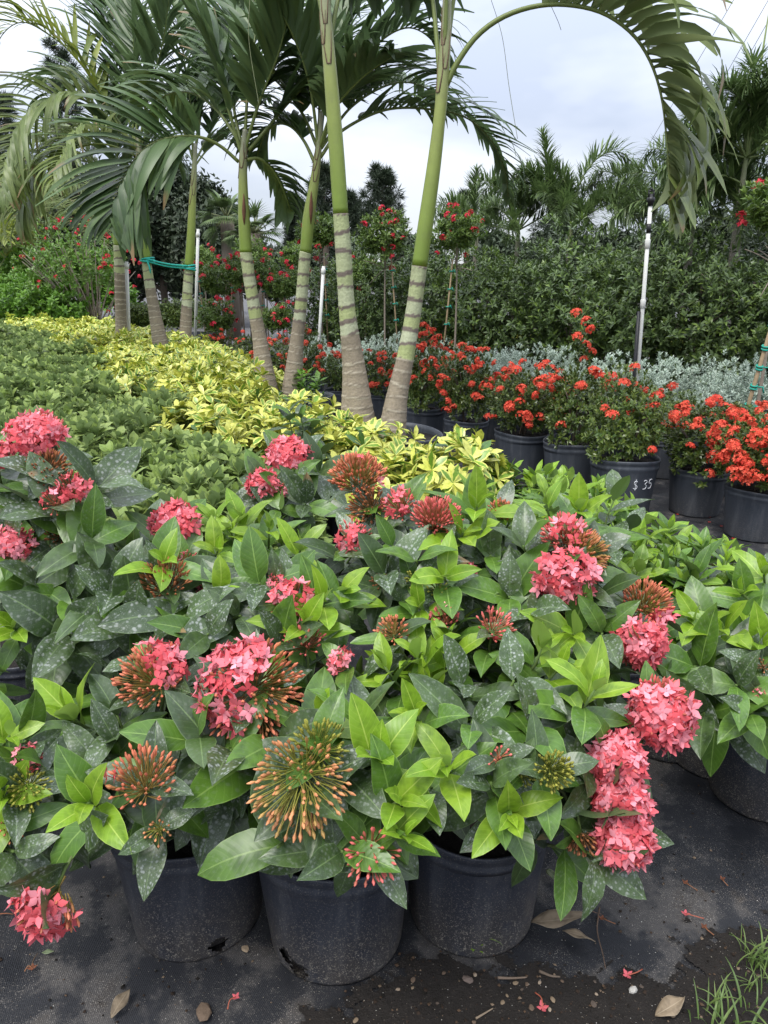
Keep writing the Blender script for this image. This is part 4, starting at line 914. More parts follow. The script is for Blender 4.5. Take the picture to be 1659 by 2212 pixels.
def middle_pair():
    q = gnd(640, 862, 0.41); Y0 = q[1]
    root = thing('potted_palm', 'splayed palm pair with brown-marked green shafts and weeds in its tub', 'palm', (q[0], q[1], 0))
    add_pot(root, POT25, 8)
    trunk_mesh(root, [pxw(573, 850, 60, Y0), pxw(571, 812, 46, Y0), pxw(562, 740, 32, Y0), pxw(548, 660, 27, Y0), pxw(537, 590, 26, Y0), pxw(531, 545, 26, Y0)], 23, 5, 0.085,
               [pxw(531, 545, 27, Y0), pxw(527, 470, 25, Y0), pxw(525, 400, 20, Y0), pxw(525, 340, 17, Y0), pxw(530, 280, 11, Y0)])
    trunk_mesh(root, [pxw(634, 880, 56, Y0), pxw(633, 830, 44, Y0), pxw(640, 750, 31, Y0), pxw(650, 660, 26, Y0), pxw(658, 560, 25, Y0), pxw(660, 545, 25, Y0)], 24, 5, 0.085,
               [pxw(660, 545, 25, Y0), pxw(667, 470, 26, Y0), pxw(678, 400, 20, Y0), pxw(687, 330, 15, Y0), pxw(693, 240, 10, Y0)])
    F = []; f = lambda pts, dy, s, **k: F.append(frond(root, pxpath(pts, Y0, dy), s, k.pop('n', 34), k.pop('ll', 0.47), k.pop('kind', 'a'), **k))
    f([(521, 330), (480, 190), (450, 100), (402, 10), (370, -60)], -0.3, 31, lift=0.30, droopy=(0, 0, 1), roll=0.7)
    f([(516, 350), (475, 315), (430, 296), (375, 296), (320, 315), (280, 362), (252, 425), (240, 480)], -0.45, 32, lift=0.25, droopy=(0, 0, 1, 1), kind='a', ll=0.60, width=1.35, roll=1.15)
    f([(534, 345), (560, 343), (590, 368), (612, 410), (628, 455)], 0.3, 33, ll=0.36, n=24, lift=0.3, droopy=(1, 2))
    f([(537, 325), (575, 280), (625, 220), (675, 175), (750, 140), (810, 130)], 0.3, 34, lift=0.3, droopy=(0, 1, 2))
    f([(528, 320), (535, 200), (548, 100), (570, -40)], 0.5, 35, droopy=(0, 1))
    f([(523, 320), (505, 230), (500, 120), (515, -10)], 0.7, 36, droopy=(0, 1))
    f([(530, 320), (560, 220), (600, 120), (625, 20), (640, -60)], -0.3, 37, droopy=(0, 1, 1))
    f([(525, 320), (470, 240), (410, 200), (350, 210), (310, 260)], 0.8, 48, droopy=(1, 2))
    f([(679, 350), (657, 305), (630, 275), (600, 268), (572, 290), (555, 340)], 0.4, 38, ll=0.4, n=28, droopy=(1, 2))
    f([(692, 340), (735, 285), (830, 238), (930, 236), (1010, 256), (1066, 310), (1092, 375), (1098, 425)], 0.5, 39, ll=0.46, n=40, start=0.2, droopy=(0, 1, 2), lift=0.35)
    f([(690, 320), (705, 200), (735, 90), (770, -20)], 0.3, 40)
    f([(688, 320), (668, 180), (625, 60), (570, -20)], -0.3, 41)
    f([(692, 320), (740, 200), (810, 100), (880, 60), (935, 90), (955, 150)], 0.2, 42, droopy=(1, 2))
    f([(690, 330), (690, 220), (690, 110), (700, 0)], 0.9, 43)
    f([(690, 330), (650, 240), (590, 170), (530, 150), (480, 180)], 0.9, 44, droopy=(1, 2))
    f([(694, 320), (760, 230), (850, 180), (920, 190), (960, 240)], 1.0, 45, droopy=(1, 2))
    f([(690, 320), (720, 240), (780, 170), (850, 120)], -0.6, 46, droopy=(1, 2))
    put_fronds(root, F)
    o = np.array(root.location)
    # brown marks on the shafts
    for (px, py) in [(527, 455), (672, 450)]:
        g = G(); c = pty(px, py, Y0 - 0.052) - o; tube(g, np.array([c + [0.004, 0.006, 0.13], c + [0.002, 0, 0.05], c, c + [-0.003, 0.0, -0.06], c + [-0.006, 0.008, -0.12]]), [0.002, 0.012, 0.016, 0.011, 0.002], 8, (0.13, 0.06, 0.035)); g.build('brown_scar', TRUNK, root)
    return root, Y0
MID, MIDY = middle_pair()
def far_pair():
    q = gnd(372, 772, 0.40); Y0 = q[1]
    root = thing('potted_palm', 'slim palm pair tied together with a turquoise band', 'palm', (q[0], q[1], 0))
    add_pot(root, POT25, 9)
    trunk_mesh(root, [pxw(352, 775, 40, Y0), pxw(345, 735, 32, Y0), pxw(333, 670, 25, Y0), pxw(321, 600, 21, Y0), pxw(316, 560, 20, Y0)], 25, 3, 0.09,
               [pxw(316, 560, 22, Y0), pxw(310, 500, 24, Y0), pxw(303, 420, 19, Y0), pxw(300, 350, 14, Y0), pxw(298, 280, 9, Y0)])
    trunk_mesh(root, [pxw(394, 785, 36, Y0), pxw(399, 745, 28, Y0), pxw(403, 670, 23, Y0), pxw(406, 610, 20, Y0), pxw(408, 575, 19, Y0)], 26, 4, 0.09,
               [pxw(408, 575, 19, Y0), pxw(412, 520, 18, Y0), pxw(416, 430, 15, Y0), pxw(419, 380, 12, Y0), pxw(422, 310, 8, Y0)])
    F = []; f = lambda pts, dy, s, **k: F.append(frond(root, pxpath(pts, Y0, dy), s, k.pop('n', 30), k.pop('ll', 0.62), k.pop('kind', 'a'), **k))
    f([(297, 330), (292, 200), (288, 80), (282, -40)], 0.1, 51, lift=0.3, droopy=(0, 0, 1))
    f([(292, 320), (255, 270), (215, 200), (165, 125), (110, 78), (50, 48), (5, 75), (-20, 140)], -0.6, 52, kind='c', lift=0.6, droopy=(0, 1, 2), roll=0.6)
    f([(290, 320), (230, 250), (170, 212), (100, 218), (50, 258), (18, 335), (2, 420)], -1.0, 53, kind='b', lift=0.4, droopy=(1, 2, 3), ll=0.75, width=1.3, roll=0.7)
    f([(300, 320), (340, 250), (400, 195), (450, 190), (485, 235)], 0.5, 54, droopy=(1, 2))
    f([(292, 335), (230, 312), (170, 318), (105, 350), (62, 420), (40, 485)], -0.5, 55, kind='b', droopy=(1, 2, 3), ll=0.75, width=1.3, roll=0.6)
    f([(298, 330), (320, 200), (350, 100), (365, 0)], -0.5, 56); f([(296, 330), (260, 180), (240, 80), (215, -20)], 0.6, 57, droopy=(0, 1)); f([(298, 330), (235, 230), (190, 190), (130, 190), (90, 240)], 0.9, 58, droopy=(1, 2))
    f([(296, 330), (270, 150), (255, 40), (260, -40)], 0.8, 66); f([(298, 320), (250, 300), (190, 290), (140, 330), (115, 400)], -1.2, 67, kind='b', droopy=(1, 2, 3))
    f([(420, 360), (450, 322), (490, 300), (525, 330)], 0.4, 59, ll=0.45, n=20, droopy=(1, 2)); f([(418, 350), (395, 280), (355, 222), (310, 205)], -0.3, 60, ll=0.55, droopy=(1, 2))
    f([(420, 340), (432, 250), (462, 150), (505, 80)], 0.4, 61, ll=0.55); f([(418, 350), (410, 220), (392, 90), (372, 0)], 0.2, 62, ll=0.55); f([(421, 350), (470, 260), (530, 200), (580, 210)], 0.8, 63, ll=0.55, droopy=(1, 2)); f([(419, 350), (440, 200), (440, 100), (430, 0)], 0.8, 64, ll=0.55)
    put_fronds(root, F)
    tp = bpy.data.materials.new('tape'); 
    tape = plain('turquoise_tape', (0.02, 0.36, 0.30), 0.5, 0.3, 0.2, 20)
    o = np.array(root.location); g = G()
    a = pty(318, 562, Y0) - o; b = pty(409, 578, Y0) - o
    for c, rr_ in ((a, 0.088), (b, 0.078)):
        th = np.linspace(0, 2 * np.pi, 25); 
        for dz in (-0.02, 0.0, 0.018): tube(g, np.stack([c[0] + rr_ * np.cos(th), c[1] + rr_ * np.sin(th), c[2] + dz + 0.012 * np.sin(th + dz * 90)], 1), 0.012, 6)
    for dy, dz in ((-0.085, 0.02), (-0.07, -0.012), (0.08, 0.01)):
        m = (a + b) / 2 + [0, dy, dz - 0.02]; tube(g, curve([a + [0, dy, dz], m, b + [0, dy, dz]], 12), 0.011, 6)
    tube(g, curve([a + [0.02, -0.09, 0.0], a + [0.05, -0.1, -0.08], a + [0.06, -0.1, -0.17]], 8), [0.012] * 6 + [0.01, 0.004], 5)
    band = g.build('turquoise_band', tape, root)
    q = gnd(262, 762, 0.38); Y1 = q[1]
    r2 = thing('potted_palm', 'single slim palm beside a short white riser', 'palm', (q[0], q[1], 0))
    add_pot(r2, (0.24, 0.2, 0.38, 0, True, ()), 10)
    trunk_mesh(r2, [pxw(263, 765, 26, Y1), pxw(262, 720, 24, Y1), pxw(260, 640, 23, Y1), pxw(257, 560, 21, Y1), pxw(255, 530, 20, Y1)], 27, 3, 0.08, [pxw(255, 530, 20, Y1), pxw(252, 470, 18, Y1), pxw(250, 420, 12, Y1), pxw(249, 380, 8, Y1)])
    F = []
    for i, p in enumerate([[(250, 420), (210, 360), (150, 350), (90, 400), (60, 470)], [(250, 410), (240, 300), (210, 210), (170, 170)], [(251, 410), (290, 330), (350, 310), (390, 360)], [(250, 410), (255, 300), (260, 200)], [(250, 415), (190, 330), (120, 290), (50, 310), (10, 380)]]):
        F.append(frond(r2, pxpath(p, Y1, [0.3, 0.5, 0.4, -0.3, 0.6][i]), 71 + i, 28, 0.62, 'b' if i in (0, 4) else 'a', droopy=(1, 2)))
    put_fronds(r2, F, 200)
far_pair()
# ------------------------------------------------------------------ shrubs in blocks and rows
def cheap_leaf(key, mat, W, a=1.3, b=0.7, n=3):
    for i, (fo, dr) in enumerate([(0.35, 0.4), (0.5, 0.9), (0.25, 0.15)]):
        variant('%s%d' % (key, i), leaf_geo(W, n, 3, a, b, fo, dr, 0.15, 0.0, seed=i), mat, 1.0)
GREEN_M = leafmat('shrub_leaf', (0.20, 0.285, 0.065), (0.31, 0.39, 0.11), (0.24, 0.33, 0.14), rough=0.48, spec=0.3, trans=0.28, under=(0.22, 0.30, 0.12))
cheap_leaf('leaf#grn', GREEN_M, 0.50, 1.35, 0.75, 4)
YEL_M = leafmat('schefflera_yellow', (0.58, 0.60, 0.10), (0.70, 0.70, 0.18), None, rough=0.34, trans=0.2)
VAR_M = leafmat('schefflera_variegated', (0.13, 0.25, 0.025), (0.22, 0.36, 0.04), None, rough=0.32, trans=0.18, edge=(0.60, 0.60, 0.14), edge_w=0.22)
SGR_M = leafmat('schefflera_green', (0.045, 0.12, 0.018), (0.08, 0.17, 0.028), (0.14, 0.24, 0.05), rough=0.3, trans=0.14)
cheap_leaf('leaf#sye', YEL_M, 0.40, 1.35, 0.7, 4); cheap_leaf('leaf#sva', VAR_M, 0.42, 1.35, 0.7, 4); cheap_leaf('leaf#sgr', SGR_M, 0.42, 1.35, 0.7, 4)
RED_LEAF = leafmat('dwarf_ixora_leaf', (0.048, 0.095, 0.020), (0.16, 0.205, 0.035), None, rough=0.35, trans=0.15)
cheap_leaf('leaf#red', RED_LEAF, 0.44, 1.2, 0.7, 2)
SIL_M = leafmat('silver_leaf', (0.38, 0.47, 0.38), (0.54, 0.61, 0.51), None, rough=0.6, trans=0.12)
cheap_leaf('leaf#sil', SIL_M, 0.36, 1.2, 0.7, 2)
HEDGE_M = leafmat('hedge_leaf', (0.072, 0.118, 0.038), (0.135, 0.20, 0.062), None, rough=0.4, trans=0.2)
HEDGE_Y = leafmat('hedge_leaf_new', (0.12, 0.20, 0.035), (0.19, 0.27, 0.05), None, rough=0.4, trans=0.25)
cheap_leaf('leaf#hed', HEDGE_M, 0.42, 1.0, 0.8, 2); cheap_leaf('leaf#hny', HEDGE_Y, 0.40, 1.0, 0.8, 2)
JAT_M = leafmat('jatropha_leaf', (0.09, 0.16, 0.03), (0.17, 0.25, 0.05), None, rough=0.5, trans=0.25)
cheap_leaf('leaf#jat', JAT_M, 0.46, 1.1, 0.75, 2)
LIME_M = leafmat('lime_shrub_leaf', (0.10, 0.23, 0.025), (0.19, 0.35, 0.04), None, rough=0.42, trans=0.25)
cheap_leaf('leaf#lim', LIME_M, 0.5, 1.2, 0.75, 2)
DARK_M = leafmat('far_tree_leaf', (0.030, 0.048, 0.024), (0.060, 0.085, 0.040), None, rough=0.6, trans=0.12)
for i in range(2): variant('leaf#drk%d' % i, kite_geo(0.5, 0.4, 0.15 + 0.2 * i), DARK_M, 1.0)
BARK = plain('bark', (0.12, 0.095, 0.075), 0.85, 0.2, 0.35, 25, 0.4)
TWIG = plain('pale_twig', (0.24, 0.20, 0.16), 0.8, 0.2, 0.3, 30, 0.3)
RED_F = colmat('dwarf_ixora_flower', 0.55, 0.2, 0.2, var=0.3)
for i in range(3): variant('rf#%d' % i, floret_geo([0.1, 0.4, -0.1][i], [(0.70, 0.085, 0.045), (0.76, 0.13, 0.075), (0.62, 0.055, 0.035)][i], 40 + i), RED_F, 1.0)
for i in range(2): variant('jf#%d' % i, floret_geo([0.3, 0.0][i], [(0.62, 0.03, 0.06), (0.72, 0.06, 0.08)][i], 50 + i), RED_F, 1.0)
def shoots_to_leaves(P, A, keys, n_per, L, rr, th=(35, 85), gap=0.35, whorl=False):
    """Leaves round the end of every shoot. P, A: (k,3) shoot tips and axes; keys: list of (key, weight)."""
    k = len(P); A = nrm(A)
    e1 = nrm(np.cross(A, rr.normal(0, 1, (k, 3)))); e2 = np.cross(A, e1)
    bag = Bag(); names = [q[0] for q in keys]; w = np.array([q[1] for q in keys], float); w /= w.sum()
    for j in range(n_per):
        an = j * (2 * np.pi / n_per if whorl else 2.4) + rr.normal(0, 0.25, k)
        f = j / max(1, n_per - 1); t = R(th[0]) + (R(th[1]) - R(th[0])) * (np.full(k, f) if not whorl else rr.random(k)) + rr.normal(0, 0.12, k)
        rad = e1 * np.cos(an)[:, None] + e2 * np.sin(an)[:, None]
        D = nrm(A * np.cos(t)[:, None] + rad * np.sin(t)[:, None]); pos = (P - A * (L * gap * f * n_per * 0.25)) if not whorl else P
        U = nrm(A + np.array([0, 0, 0.5]) + rr.normal(0, 0.1, (k, 3)))
        S = L * rr.uniform(0.75, 1.15, k) * (0.75 + 0.25 * min(1, f * 2) if not whorl else 1)
        ch = rr.choice(len(names), k, p=w); vi = rr.integers(3, size=k)
        M = mats(D, U, pos, S)
        for a in range(len(names)):
            for b in range(3):
                q = (ch == a) & (vi == b)
                if q.any(): bag.add('%s%d' % (names[a], b), M[q])
    return bag.out()
def dome(n, rx, rz, zc, rr, inner=0.35, low=-0.3, lumps=0, lump_r=0.4):
    D = nrm(rr.normal(0, 1, (n * 2, 3))); D = D[D[:, 2] > low][:n]; n = len(D)
    q = rr.uniform(inner, 1.0, n) ** 0.5
    if lumps:
        LD = nrm(rr.normal(0, 1, (lumps, 3))); LD[:, 2] = np.where(LD[:, 2] < low, -LD[:, 2], LD[:, 2])
        q = q * (0.72 + 0.45 * np.clip((D @ LD.T).max(1), 0, 1) ** 6 * rr.uniform(0.7, 1.2, n))
    P = D * q[:, None] * np.array([rx, rx, rz]) + np.array([0, 0, zc])
    return P, nrm(D * np.array([1, 1, 0.8]) + np.array([0, 0, 0.55]))
def merge(*ds):
    o = {}
    for d in ds:
        for k, v in d.items(): o.setdefault(k, []).append(v)
    return {k: np.concatenate(v) for k, v in o.items()}
_jc = {}
def joined(key, pieces, name, parent):
    if key not in _jc: 
        o = join_pieces(pieces, name, parent); _jc[key] = o.data; return o
    return stuff(link(name, _jc[key], parent))
def stems_for(P, base, n, rr, r=0.006, mat=None, name='stem', root=None):
    for i in rr.choice(len(P), min(n, len(P)), replace=False):
        g = G(); c = np.array([base[0] + (P[i, 0] - base[0]) * 0.45, base[1] + (P[i, 1] - base[1]) * 0.45, base[2] + (P[i, 2] - base[2]) * 0.6])
        tube(g, bez(np.array(base) + np.append(rr.normal(0, 0.012, 2), 0), c, P[i], 7), np.linspace(r, r * 0.4, 7), 5); g.build(name, mat or TWIG, root)
# prototypes (pieces in the plant's own space)
PRO = {}
for v in range(4):
    rr = np.random.default_rng(300 + v)
    P, A = dome(62, 0.27, 0.24, 0.26, rr, 0.5, -0.25, 5)
    PRO['green', v] = shoots_to_leaves(P, A, [('leaf#grn', 1)], 8, 0.092, rr, (12, 76), 0.13)
    P, A = dome(62, 0.27, 0.25, 0.28, rr, 0.45, -0.2, 5)
    ax = nrm(A + rr.normal(0, 0.25, A.shape))
    PRO['yellow', v] = shoots_to_leaves(P, ax, [('leaf#sye', 0.56), ('leaf#sva', 0.38), ('leaf#sgr', 0.06)], 8, 0.092, rr, (52, 96), 0.1, True)
    P, A = dome(460, 0.27, 0.29, 0.25, rr, 0.25, -0.75, 6)
    PRO['red', v] = shoots_to_leaves(P, A, [('leaf#red', 1)], 9, 0.034, rr, (25, 85), 0.2)
    P, A = dome(170, 0.27, 0.34, 0.28, rr, 0.3, -0.2, 6)
    PRO['silver', v] = shoots_to_leaves(P, nrm(A + [0, 0, 0.6]), [('leaf#sil', 1)], 10, 0.042, rr, (25, 75), 0.3)
    P, A = dome(230, 0.36, 0.30, 0.40, rr, 0.35, -0.4, 7)
    PRO['lime', v] = shoots_to_leaves(P, A, [('leaf#lim', 1)], 8, 0.075, rr, (30, 85), 0.2)
def shrub(name, label, cat, kind, v, xy, z0, rz, sc, group, pot=None, cap=0, leafname='leaf'):
    root = thing(name, label, cat, (xy[0], xy[1], 0), rz, group)
    if pot is not None: add_pot(root, pot, 50 + v)
    pieces = PRO[kind, v]
    T = np.eye(4); T[:3, :3] *= sc; T[2, 3] = z0
    if cap:
        emit(root, root, leafname, {k: T @ M for k, M in pieces.items()}, cap, 10, 'foliage')
    else:
        o = joined((kind, v), pieces, 'foliage', root); o.scale = (sc, sc, sc); o.location = (0, 0, z0)
    return root
def in_poly(poly, x, y): return bool(inside(np.array(poly, float), np.array([x], float), np.array([y], float))[0])
YPOLY = [(-60, 668), (150, 673), (210, 708), (320, 733), (430, 748), (480, 778), (575, 822), (640, 905), (710, 940), (830, 968), (914, 1000), (979, 1012), (1075, 1030), (1085, 1050), (1019, 1060), (904, 1075), (760, 1075), (600, 1045), (545, 1028), (415, 978), (405, 933), (325, 898), (215, 848), (200, 778), (-60, 690)]
GPOLY = [(-60, 690), (200, 778), (215, 848), (325, 898), (405, 933), (415, 978), (545, 1028), (700, 1080), (690, 1150), (420, 1180), (-60, 1190)]
rr = np.random.default_rng(77)
ny = ng = 0; cand = []
for iy in range(70):
    for ix in range(-40, 16):
        st = 0.40 if iy < 26 else 0.40
        x = ix * st + (0.2 if iy % 2 else 0) + rr.normal(0, 0.045); y = 1.9 + iy * 0.27 + rr.normal(0, 0.04)
        if y > 19: continue
        cand.append((y, x))
cand.sort()
plants = []
for y, x in cand:
    u, v, t = proj(np.array([x, y, 0.44])); u, v = u[0], v[0]
    if u < -60 or u > 1250: continue
    if in_poly(YPOLY, u, v): plants.append(('yellow', x, y))
    elif in_poly(GPOLY, u, v): plants.append(('green', x, y))
keep = []
ixo = [o.location for o in bpy.data.objects if o.parent is None and o.name.startswith(('ixora_plant', 'potted_palm'))]
rad_clear = {}
for k, x, y in plants:
    if any((x - q.x) ** 2 + (y - q.y) ** 2 < 0.30 ** 2 for q in ixo): continue
    keep.append((k, x, y))
ny = ng = 0
for k, x, y in keep:
    rz = rr.uniform(0, 6.28); v = int(rr.integers(4)); sc = rr.uniform(0.92, 1.14)
    if k == 'yellow':
        shrub('schefflera_shrub', 'yellow and green variegated schefflera shrub in the yellow block below the palms', 'shrub', 'yellow', v, (x, y), 0.10 + rr.normal(0, 0.03), rz, sc, 'variegated schefflera block', POT3F, 150 if ny < 9 else 0); ny += 1
    else:
        shrub('green_shrub', 'small-leaved plain green shrub in the green block beside yellow schefflera', 'shrub', 'green', v, (x, y), 0.10 + rr.normal(0, 0.035), rz, sc, 'plain green shrub block', POT3F, 150 if ng < 9 else 0); ng += 1
print('carpet', ny, ng)
# upright schefflera shoots that stand clear of the block are left to its uneven tops

# ------------------------------------------------------------------ red dwarf ixora in big pots
def cluster_mesh(prefix, seed, n, r, fs):
    r_ = np.random.default_rng(seed); g = G(); D = nrm(r_.normal(0, 1, (n * 2, 3)) + [0, 0, 0.7]); D = D[D[:, 2] > -0.2][:n]
    nk = 3 if prefix == 'rf#' else 2
    ch = r_.integers(nk, size=len(D))
    for a in range(nk):
        q = ch == a
        if q.any(): join_into(g, '%s%d' % (prefix, a), mats(D[q], r_.normal(0, 1, (q.sum(), 3)), D[q] * np.array([r, r, r * 0.75]) * r_.uniform(0.75, 1.05, (q.sum(), 1)), np.full(q.sum(), fs)), 0)
    return g.mesh('flower_cluster', RED_F)
RCL = [cluster_mesh('rf#', 60 + i, 46, 0.040, 0.0115) for i in range(3)]
JCL = [cluster_mesh('jf#', 70 + i, 12, 0.040, 0.022) for i in range(2)]
def put_cluster(root, meshes, p, rr, sc):
    o = link('flower_cluster', meshes[int(rr.integers(len(meshes)))], root); o.location = p; o.scale = (sc, sc, sc); o.rotation_euler = (rr.normal(0, 0.5), rr.normal(0, 0.5), rr.uniform(0, 6.28)); return o
def red_ixora(label, px, py, pot, h, flowers, seed, wide=1.0, top_bias=0.0, spike=0.0, group=None):
    rr = np.random.default_rng(seed); q = gnd(px, py, pot[2])
    root = thing('dwarf_ixora', label, 'flowering shrub', (q[0], q[1], 0), rr.uniform(-0.4, 0.4), group)
    add_pot(root, pot, 80 + seed % 5)
    zr = pot[2] * 0.70; v = seed % 4; sz = h / 0.52; sx = wide * pot[0] / 0.20
    o = joined(('red', v), PRO['red', v], 'foliage', root); o.scale = (sx, sx, sz); o.location = (0, 0, zr); o.rotation_euler = (0, 0, rr.uniform(0, 6.28))
    g = G()
    base = np.array([0, 0, pot[2] * 0.85])
    for k in range(5):
        a = rr.uniform(0, 6.28); g = G(); tip = np.array([0.16 * sx * math.cos(a), 0.16 * sx * math.sin(a), zr + h * 0.7]); tube(g, bez(base + np.append(rr.normal(0, 0.02, 2), 0), (base + tip) / 2 * [0.5, 0.5, 1.05], tip, 6), np.linspace(0.007, 0.003, 6), 5); g.build('stem', BARK, root)
    n = 0
    for k in range(flowers * 6):
        if n >= flowers: break
        d = nrm(rr.normal(0, 1, 3) + np.array([0, -0.75, 0.10 + top_bias])); 
        if d[2] < -0.35: continue
        p = d * np.array([0.27 * sx, 0.27 * sx, 0.29 * sz]) * rr.uniform(0.88, 1.06) + [0, 0, zr + 0.24 * sz]
        put_cluster(root, RCL, p, rr, rr.uniform(0.7, 1.15)); n += 1
    if spike:
        for k in range(7):
            f = k / 6; p = np.array([-0.02 + rr.normal(0, 0.05), rr.normal(0, 0.04), zr + h + spike * f]); put_cluster(root, RCL, p, rr, rr.uniform(0.8, 1.1))
        bag = shoots_to_leaves(np.array([[rr.normal(0, .04), rr.normal(0, .04), zr + h * 0.9 + spike * f] for f in np.linspace(0, .9, 14)]), np.tile([0, 0, 1.0], (14, 1)), [('leaf#red', 1)], 9, 0.036, rr); join_pieces(bag, 'tall_shoot', root)
    return root
RG = 'red dwarf ixora row in big black pots'
L1 = 'red dwarf ixora in large black pot in the row behind the palms'
rows = [(478, 775, POT7, .50, 22, 1.1, 0), (530, 786, POT7, .52, 20, 1.1, 0), (592, 800, POT10S, .50, 16, 1.0, 0), (660, 815, POT10S, .62, 20, 1.1, .15), (735, 842, POT7, .54, 12, 1.1, 0), (815, 850, POT7, .60, 22, 1.1, 0)]
for i, (px, py, pt_, h, fl, wd, sp) in enumerate(rows): red_ixora(L1, px, py, pt_, h, fl, 400 + i, wd, 0.1, sp, RG)
red_ixora('red dwarf ixora in smooth black pot right behind the leaning palm trunk', 913, 876, POT10S, .70, 30, 410, 1.0, 0.5, 0.10)
w_ = red_ixora('red dwarf ixora in black pot with a white sticker', 1007, 905, (0.188, 0.155, 0.32, 18, True, ()), .72, 34, 411, 1.1, 0.3)
red_ixora('red dwarf ixora in wide smooth pot between stickered and tall-shoot plants', 1131, 930, POT10S, .62, 36, 412, 1.05, 0.0)
red_ixora('dwarf ixora with a tall red-flowered shoot in smooth black pot', 1242, 952, POT10S, .66, 18, 413, 0.95, 0.2, 0.30)
p35 = red_ixora('sparsely flowered dwarf ixora in ribbed pot marked $ 35', 1351, 985, POT10, .66, 9, 414, 1.0, 0.6)
red_ixora('red dwarf ixora with flat flowered top in smaller pot on bare aisle', 1511, 1010, POT7, .50, 30, 415, 1.25, 0.9)
red_ixora('dwarf ixora covered in red flowers at the row end', 1640, 1052, POT7, .54, 95, 416, 1.2, 0.1)
L2 = 'red dwarf ixora in the second row, half hidden behind the potted row'
for i, (px, py) in enumerate([(1075, 880), (1190, 895), (1310, 915), (1440, 945), (1585, 975), (1690, 990), (960, 850), (880, 835)]):
    red_ixora(L2, px, py, POT7, .46, 7, 420 + i, 1.2, 0.5, 0.0, 'second row of red dwarf ixora')
# chalked price and the sticker
CHALK = plain('white_chalk', (0.72, 0.74, 0.76), 0.9, 0.1, 0.15, 200, 0.3)
def on_pot(root, pot, ax, z, off=0.004):
    """point on the wall of a pot: ax = angle round it (radians, -pi/2 faces the camera)."""
    r = pot[1] + (pot[0] * 0.965 - pot[1]) * (z / (0.83 * pot[2])) + off
    return np.array([r * math.cos(ax), r * math.sin(ax), z])
def chalk_text(root, pot, a0, z0, hgt):
    rz = root.rotation_euler.z
    S = {'$': [[(.75, .85), (.5, .95), (.25, .8), (.35, .58), (.65, .45), (.75, .25), (.5, .08), (.22, .18)], [(.5, 1.12), (.5, -.1)]],
         '3': [[(.2, .9), (.5, 1.0), (.75, .82), (.45, .55), (.75, .38), (.6, .08), (.2, .05)]],
         '5': [[(.8, 1.0), (.32, .98), (.25, .58), (.6, .62), (.78, .36), (.58, .06), (.2, .08)], ]}
    x = 0
    for ch in '$ 35':
        if ch == ' ': x += 0.55; continue
        g = G()
        for st in S[ch]:
            pts = curve([(px + x, py, 0) for px, py in st], 20)
            W = np.array([on_pot(root, pot, a0 + p[0] * hgt * 0.75 / pot[0] - rz, z0 + p[1] * hgt, 0.0035) for p in pts]); tube(g, W, 0.0022, 5)
        g.build('price_mark', CHALK, root); x += 0.95
chalk_text(p35, POT10, -1.62, 0.205, 0.060)
g = G(); pk = (0.188, 0.155, 0.32, 18, True, ()); rz = w_.rotation_euler.z
A_ = [on_pot(w_, pk, -1.95 - rz + a, z, 0.004) for z in (0.15, 0.215) for a in (0, .13, .26)]
g.add(np.array(A_ + [p * [0.985, 0.985, 1] for p in A_]), np.array([[0, 1, 4, 3], [1, 2, 5, 4], [9, 10, 7, 6], [10, 11, 8, 7], [0, 3, 9, 6], [2, 8, 11, 5]])); g.build('sticker', plain('paper', (0.62, 0.62, 0.62), 0.7, 0.2, 0.25, 60), w_)
# ------------------------------------------------------------------ silver shrubs
rr = np.random.default_rng(5)
for r_ in range(2):
    for i in range(18):
        f = (i + rr.uniform(-.15, .15) + 0.35 * r_) / 17.0; px = 665 + f * 1060; py = 752 + f * 88 - r_ * 15
        q = gnd(px, py, 0.58)
        shrub('silver_shrub', 'silver-leaved shrub between red dwarf ixoras and green hedge', 'shrub', 'silver', int(rr.integers(4)), q[:2], 0.14, rr.uniform(0, 6.28), rr.uniform(0.70, 1.08), 'silver shrubs behind the red row', POT3F)
# low yellow and orange crotons at the hedge foot
for i, (px, py) in enumerate([(1225, 752), (1135, 742), (1320, 762), (1500, 772), (1590, 778), (1040, 735), (1420, 766)]):
    q = gnd(px, py, 0.5); shrub('croton_shrub', 'low yellow croton at the foot of the green hedge', 'shrub', 'yellow', i % 4, (q[0], q[1] + 0.35), 0.2, rr.uniform(0, 6.28), 0.95, 'yellow crotons by the hedge', POT3F)
